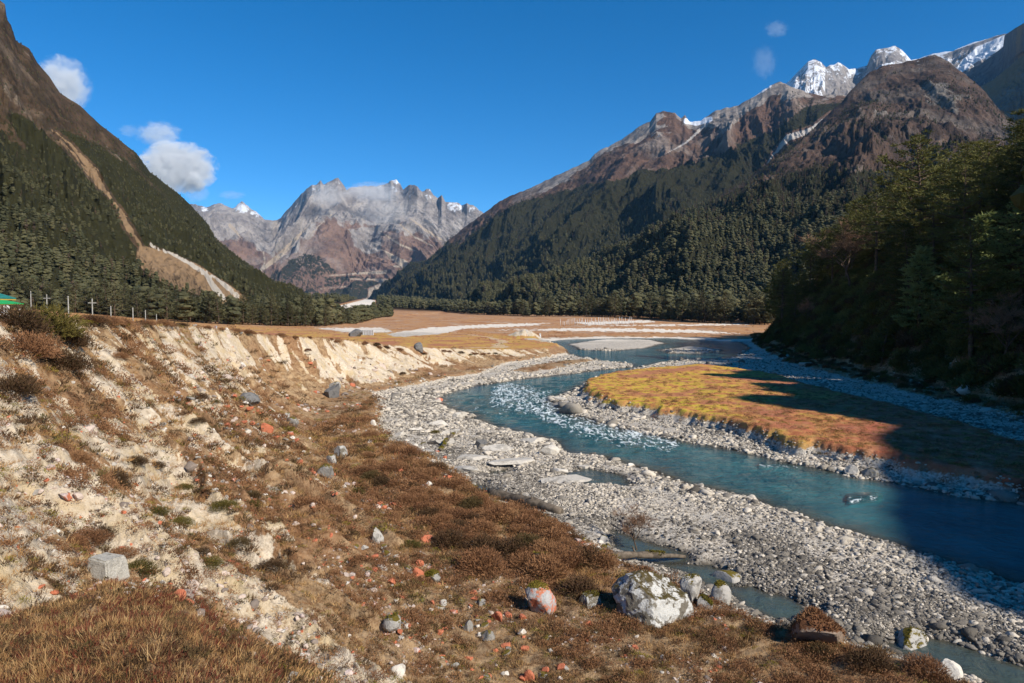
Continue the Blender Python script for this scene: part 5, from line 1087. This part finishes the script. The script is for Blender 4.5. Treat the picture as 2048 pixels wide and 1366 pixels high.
for dx in (-.5, 0, .5):
    b = MB(); b.box((dx * wx_, -wx_ * .42 - .02, zz(610)), (.45, .04, .55)); wv_ = link('window', b.mesh('window', [M_dark]), e)
base2 = pt(-8, 622, D - 12); gz1 = float(ground(np.array([base2.x]), np.array([base2.y]))[0]); U2 = (D - 12) / F; z2 = lambda py: float(at_d(0, py, D - 12)[2]) - gz1
e = link('green_shelter', None, loc=(base2.x, base2.y, gz1), label='low shelter with a bright green roof in front of the green roofed house', category='shelter')
b = MB(); hip(b, (0, 0), 42 * U2, 20 * U2, z2(607), z2(600), 20 * U2, 0, .1); link('roof', b.mesh('roof', [M_lroof]), e)
b = MB(); b.box((0, 0, z2(608.5)), (41.5 * U2, 19.5 * U2, .05)); link('eaves_trim', b.mesh('eaves_trim', [M_yel]), e)
for sx in (-1, 0, 1):
    for sy in (-1, 1): b = MB(); b.box((sx * 36 * U2, sy * 16 * U2, z2(608) / 2 - .3), (.12, .12, abs(z2(608)) / 2 + .35)); link('post', b.mesh('post', [M_wwall]), e)
b = MB(); b.box((0, 0, .25), (34 * U2, 14 * U2, .45)); link('wall', b.mesh('low_wall', [M_wwall]), e)
pole_tops = []
for i, (px, pt_, pb, D, arm) in enumerate(((62, 582, 606, 112, 0), (94, 589, 613, 100, 1), (137, 592, 622, 88, 0), (185, 597, 626, 86, 1), (222, 612, 630, 96, 0), (266, 615, 633, 98, 0), (291, 620, 634, 110, 0), (313, 628, 636, 130, 0))):
    a = pt(px, pb, D); gzp = float(ground(np.array([a.x]), np.array([a.y]))[0]); top = pt(px, pt_, D)
    e = link('utility_pole', None, loc=(a.x, a.y, gzp), label='grey pole behind the bluff rim, ' + ['first from the house', 'second from the house, with a crossbar', 'third from the house, the tallest', 'fourth from the house, with a crossbar', 'fifth from the house', 'sixth from the house', 'seventh from the house', 'the farthest and shortest of the row'][i], category='pole', group='poles along the bluff rim')
    b = MB(); b.tube([(0, 0, -.4), (0, 0, top.z - gzp)], [.08, .06], 8); link('shaft', b.mesh('pole_shaft', [M_conc2], True), e)
    if arm: b = MB(); b.box((0, 0, top.z - gzp - .55), (.5, .06, .06)); link('crossbar', b.mesh('crossbar', [M_conc2]), e)
    pole_tops.append(Vector((a.x, a.y, top.z - .15)))
M_wire = flat_mat('wire', (0.08, 0.08, 0.08), .6)
b = MB(); o0 = pole_tops[0]
for p, q in zip(pole_tops[:-1], pole_tops[1:]):
    b.tube([p.lerp(q, t) - o0 - Vector((0, 0, 1.6 * t * (1 - t))) for t in (0, .2, .4, .6, .8, 1)], .012, 4)
link('power_line', b.mesh('power_line', [M_wire]), loc=o0, label='thin sagging wire strung along the row of poles', category='wire')
# fence of thin posts near the rim
for i, (px, pt_, pb, D) in enumerate(((330, 634, 645, 92), (363, 636, 646, 90), (373, 637, 648, 84), (382, 633, 648, 80), (345, 638, 646, 95), (180, 615, 626, 80), (243, 627, 634, 84))):
    a = pt(px, pb, D); gzp = float(ground(np.array([a.x]), np.array([a.y]))[0]); b = MB(); b.tube([(0, 0, -.3), (.03, 0, (pb - pt_) * D / F * .5), (0, .02, (pb - pt_) * D / F + .2)], [.07, .06, .05], 6)
    link('fence_post', b.mesh('fence_post', [M_conc2], True), loc=(a.x, a.y, gzp), label='thin weathered post standing on the rim of the bluff', category='post', group='thin posts on the bluff rim')
D = 78; a = pt(407, 652, D); gzp = float(ground(np.array([a.x]), np.array([a.y]))[0])
e = link('tarpaulin_hut', None, loc=(a.x, a.y, gzp), label='small low hut with a blue and white tarpaulin roof among flag poles', category='hut')
b = MB(); b.box((0, 0, .25), (.75, .6, .3)); link('wall', b.mesh('hut_wall', [flat_mat('rubble_wall', (0.45, 0.36, 0.27), .95, (0.25, 0.19, 0.13), 6)]), e)
b = MB(); b.add([(-.9, -.7, .5), (.9, -.7, .42), (.9, .7, .5), (-.9, .7, .55), (-.8, 0, .85), (.75, 0, .72)], [(0, 1, 5, 4), (1, 2, 5), (2, 3, 4, 5), (3, 0, 4), (3, 2, 1, 0)]); link('roof', b.mesh('hut_roof', [M_blue]), e)
b = MB(); b.box((.1, -.72, .34), (.7, .03, .1)); link('tarpaulin', b.mesh('hut_sheet', [M_flagw]), e)
for i, (px, pt_, pb, D, m_, lab) in enumerate(((404, 634, 648, 78, M_flagr, 'short pole with a red flag beside the tarpaulin hut'), (414, 638, 650, 76, M_flago, 'short pole wrapped in an orange flag right of the hut'), (433, 637, 652, 74, M_flagw, 'leaning pole with a white flag right of the orange one'), (430, 637, 652, 77, M_flagr, 'short pole with a small red flag just behind the white flag'), (1080, 659, 672, 215, M_flagw, 'lone tall white flag pole on the far gravel flat'))):
    a = pt(px, pb, D); gzp = float(ground(np.array([a.x]), np.array([a.y]))[0]); H_ = (pb - pt_) * D / F + .3; e = link('flag_pole', None, loc=(a.x, a.y, gzp), rot=(0, -.08, 0), label=lab, category='flag pole')
    b = MB(); b.tube([(0, 0, -.2), (0, 0, H_)], [.035, .025], 6); link('pole', b.mesh('flag_shaft', [M_conc2], True), e)
    b = MB(); w_ = .16 * D / 76; nn = 7
    for k in range(nn):
        z0, z1 = H_ * (.35 + .6 * k / nn), H_ * (.35 + .6 * (k + 1) / nn); o1, o2 = .05 * math.sin(k * 1.3), .05 * math.sin((k + 1) * 1.3)
        b.add([(.02, o1, z0), (w_, -o1, z0), (w_, -o2, z1), (.02, o2, z1), (.02, o1 + .012, z0), (w_, -o1 + .012, z0), (w_, -o2 + .012, z1), (.02, o2 + .012, z1)], [(0, 1, 2, 3), (7, 6, 5, 4), (1, 5, 6, 2)])
    link('flag', b.mesh('flag_cloth', [m_]), e)
# white flag poles by the far tree line
for i in range(44):
    px = 1122 + 148 * (i + RG.uniform(-.4, .4)) / 44; D = 400 + RG.uniform(-12, 12); a = pt(px, 638, D); gzp = float(ground(np.array([a.x]), np.array([a.y]))[0])
    b = MB(); H_ = float(RG.uniform(2.0, 4.2)); b.tube([(0, 0, -.3), (float(RG.normal(0, .08)), 0, H_)], [.15, .08], 5)
    link('flag_pole', b.mesh('white_flag_pole', [M_flagw], True), loc=(a.x, a.y, gzp), label='thin white flag pole in the crowded row before the far tree line', category='flag pole', group='white flag poles before the far trees')
# pale wall beyond the dark boulder
D = 190; a, c_ = pt(718, 664, D), pt(747, 664, D); gzp = float(ground(np.array([a.x]), np.array([a.y]))[0]); b = MB(); L_ = (c_ - a).length
b.box((L_ / 2, 0, .6), (L_ / 2, .2, .75)); e = link('pale_wall', b.mesh('pale_wall', [flat_mat('bluish_white_wall', (0.62, 0.62, 0.66), .9)]), loc=(a.x, a.y, gzp), label='low bluish white wall behind the dark boulder on the terrace', category='wall')
b = MB()
for k in range(9): b.box((L_ * (k + .5) / 9, -.24, .6), (.10, .05, .74))
link('pillar', b.mesh('wall_pillars', [M_conc2]), e)

# ------------------------------------------------------------------ labels that tell repeats apart
_o1 = 'first second third fourth fifth sixth seventh eighth ninth tenth eleventh twelfth thirteenth fourteenth fifteenth sixteenth seventeenth eighteenth nineteenth'.split()
_t1 = {20: 'twenty', 30: 'thirty', 40: 'forty', 50: 'fifty', 60: 'sixty', 70: 'seventy', 80: 'eighty', 90: 'ninety'}
_t2 = {20: 'twentieth', 30: 'thirtieth', 40: 'fortieth', 50: 'fiftieth', 60: 'sixtieth', 70: 'seventieth', 80: 'eightieth', 90: 'ninetieth'}
def ordinal(n): return _o1[n - 1] if n < 20 else _t2[n] if n % 10 == 0 else _t1[n // 10 * 10] + ' ' + _o1[n % 10 - 1]
def ppos(o): a, b = proj(np.array(o.location[0]), np.array(o.location[1]), np.array(o.location[2])); return float(a), float(b)
def members(g): return sorted([o for o in C.objects if o.get('group') == g and o.get('category')], key=lambda o: ppos(o)[0])
def row(g, text):
    m = members(g); n = len(m)
    for i, o in enumerate(m):
        k, side = (i + 1, 'left') if i < n - n // 2 else (n - i, 'right')
        o['label'] = text.format(ordinal(k) + ' ' , side)
row('pines of the tree line behind the far flat', '{0}pine from the {1} in the front row behind the flat')
row('pines at the edge of the left wood', '{0}pine from the {1} in the row below the left mountain')
row('white flag poles before the far trees', '{0}white pole from the {1} in the row by the far trees')
row('shrubs along the rim of the bluff', '{0}dry brown shrub from the {1} on the bluff rim')
row('thin posts on the bluff rim', '{0}thin weathered post from the {1} along the bluff rim')
row('slabs beside the rapids', '{0}pale rock slab from the {1} among those beside the rapids')
LM = [(1312, 1180, 'the largest boulder'), (1078, 1190, 'the red sided boulder'), (215, 1140, 'the marker stone'), (655, 942, 'the green capped boulder'), (496, 800, 'the flat bluish boulder'), (667, 782, 'the dark angular boulder'), (752, 1070, 'the half mossy boulder'),
    (996, 1228, 'the orange block'), (798, 1340, 'the smooth white boulder'), (1620, 1240, 'the turf covered boulder'), (90, 650, 'the olive shrub'), (748, 842, 'the white meadow block'), (1050, 1010, 'the dark log'), (860, 1155, 'the long mossy cushion')]
LH = [(1842, 420, 'the tallest pine'), (1700, 500, 'the bare brown tree'), (1930, 560, 'the brightest fir'), (1752, 440, 'the flat pine'), (1930, 775, 'the white foot boulder'), (1655, 500, 'the nose pine'), (2040, 540, 'the edge pine'), (1540, 640, 'the hill nose')]
def near(o, marks, noun, szs):
    x, y = ppos(o); d, mx, my, nm = min((math.hypot(x - a, y - b), a, b, c) for a, b, c in marks)
    h = ('far ' if d > 170 else '' if d > 60 else 'just '); dx, dy = x - mx, y - my
    w_ = [s for s, c in (('above', dy < -.4 * abs(dx)), ('below', dy > .4 * abs(dx))) if c] + [s for s, c in (('left', dx < -.4 * abs(dy)), ('right', dx > .4 * abs(dy))) if c]
    pos = {('above',): 'above', ('below',): 'below', ('left',): 'left of', ('right',): 'right of'}.get(tuple(w_)) or w_[0] + ' and ' + w_[-1] + ' of'
    s = max(o.scale); t = next(t_ for lim, t_ in szs if s < lim)
    return t + noun + ' ' + h + pos + ' ' + nm
for o in list(C.objects):
    g_ = o.get('group')
    if not g_: continue
    if g_.startswith('stones '): o['label'] = near(o, LM, o['label'].split(' lying')[0], ((.08, 'tiny '), (.11, 'very small '), (.15, 'small '), (.2, ''), (.28, 'larger '), (9, 'large ')))
    elif g_ == 'brown shrubs of the field by the gravel': o['label'] = near(o, LM, 'field shrub', ((.68, 'small '), (.85, ''), (9, 'large ')))
    elif g_ == 'small shrubs on the bluff slope': o['label'] = near(o, LM, 'dark slope shrub', ((.38, 'tiny '), (.5, 'small '), (9, 'low ')))
    elif g_ == 'pines on the wooded hill' and o['label'].startswith(('dark pine', 'shaded pine')): o['label'] = near(o, LH, 'hill pine', ((.6, 'stunted '), (.8, 'small '), (.92, 'medium '), (9, 'tall ')))

_same = {}
for o in C.objects:
    if o.get('group') and o.get('category'): _same.setdefault(o['label'], []).append(o)
for lab, m in _same.items():
    if 1 < len(m) < 40:
        m.sort(key=lambda o: ppos(o)[0])
        for i, o in enumerate(m): o['label'] = lab + ', ' + ordinal(i + 1) + ' from left'

# ------------------------------------------------------------------ clouds and mist
def cloud(px, py, D, w, h, dens, seed, label, name='cloud', lo=.46, hi=.62, sc=2.6, stepr=1):
    r = NT('cloud_vapour'); tc = r.coord('Object'); n = r.noise(sc, 6, .6, tc, dist=.3); ln = r.n('VectorMath', operation='LENGTH'); r.set(ln, 0, tc)
    sz_ = r.n('Mapping'); r.set(sz_, 0, tc); sz_.inputs['Location'].default_value = (seed * 3.1, seed * 1.7, 0); n = r.noise(sc, 9, .68, sz_.outputs[0], dist=.5)
    f = r.math('SUBTRACT', n, r.math('MULTIPLY', r.math('POWER', ln.outputs[1], 2.0), .34)); d = r.math('MULTIPLY', r.ramp(f, lo - .18, hi - .18), dens)
    v = r.n('VolumePrincipled'); r.set(v, 'Color', (1, 1, 1)); r.set(v, 'Density', d); r.set(v, 'Anisotropy', 0.0); r.t.links.new(v.outputs[0], r.out.inputs['Volume'])
    a = pt(px, py, D); V, Fc = ICO[3]; me = mesh(name, V, Fc, [r.mat]); U = D / F
    o = link(name, me, loc=a, scale=(w / 2 * U, w / 2 * U * .5, h / 2 * U), kind='stuff', label=label, category='cloud'); return o
DC = 13000
for c_ in ((355, 335, 150, 100, .0060, 1, 'bright white rounded cloud behind the left mountain', .40, .50), (122, 172, 112, 112, .0028, 2, 'white cloud rising behind the upper left slope', .40, .56), (318, 268, 90, 50, .0016, 3, 'thin broken cloud above the bright cloud', .42, .6),
    (258, 262, 44, 26, .0012, 4, 'tiny wisp of cloud left of the broken cloud', .4, .6), (393, 385, 50, 40, .0016, 5, 'faint cloud low behind the left mountain', .38, .56), (464, 390, 54, 18, .0012, 6, 'small thin cloud above the far snow peak', .4, .6),
    (1553, 58, 50, 34, .0010, 7, 'small faint cloud high above the right mountain', .4, .6), (1528, 125, 54, 70, .0007, 8, 'torn faint cloud below the small high cloud', .40, .6)):
    px, py, w_, h_, dn, sd, lab, lo, hi = c_; cloud(px, py, DC, w_ * 1.12, h_ * 1.12, dn * (2.2 if sd < 4 else 1.1), sd, lab, lo=lo, hi=hi)
cloud(656, 392, 6000, 90, 60, .0042, 11, 'white mist clinging to the left summit of the far mountain', 'mist', .40, .62)
cloud(745, 385, 6100, 140, 44, .0045, 12, 'white mist drifting along the middle ridge of the far mountain', 'mist', .38, .6)
cloud(770, 420, 5900, 130, 90, .0020, 13, 'thin mist over the rock faces of the far mountain', 'mist', .40, .66)
# haze
hz_ = NT('haze_air'); v = hz_.n('VolumePrincipled'); hz_.set(v, 'Color', (0.25, 0.58, 1.0)); hz_.set(v, 'Density', 0.000018); hz_.set(v, 'Anisotropy', 0.0); hz_.t.links.new(v.outputs[0], hz_.out.inputs['Volume'])
hb = MB(); hb.box((0, 4420, 1000), (4300, 4500, 1120)); me = hb.mesh('haze', [hz_.mat]); link('haze', me, kind='stuff', label='thin blue haze filling the whole valley', category='haze')
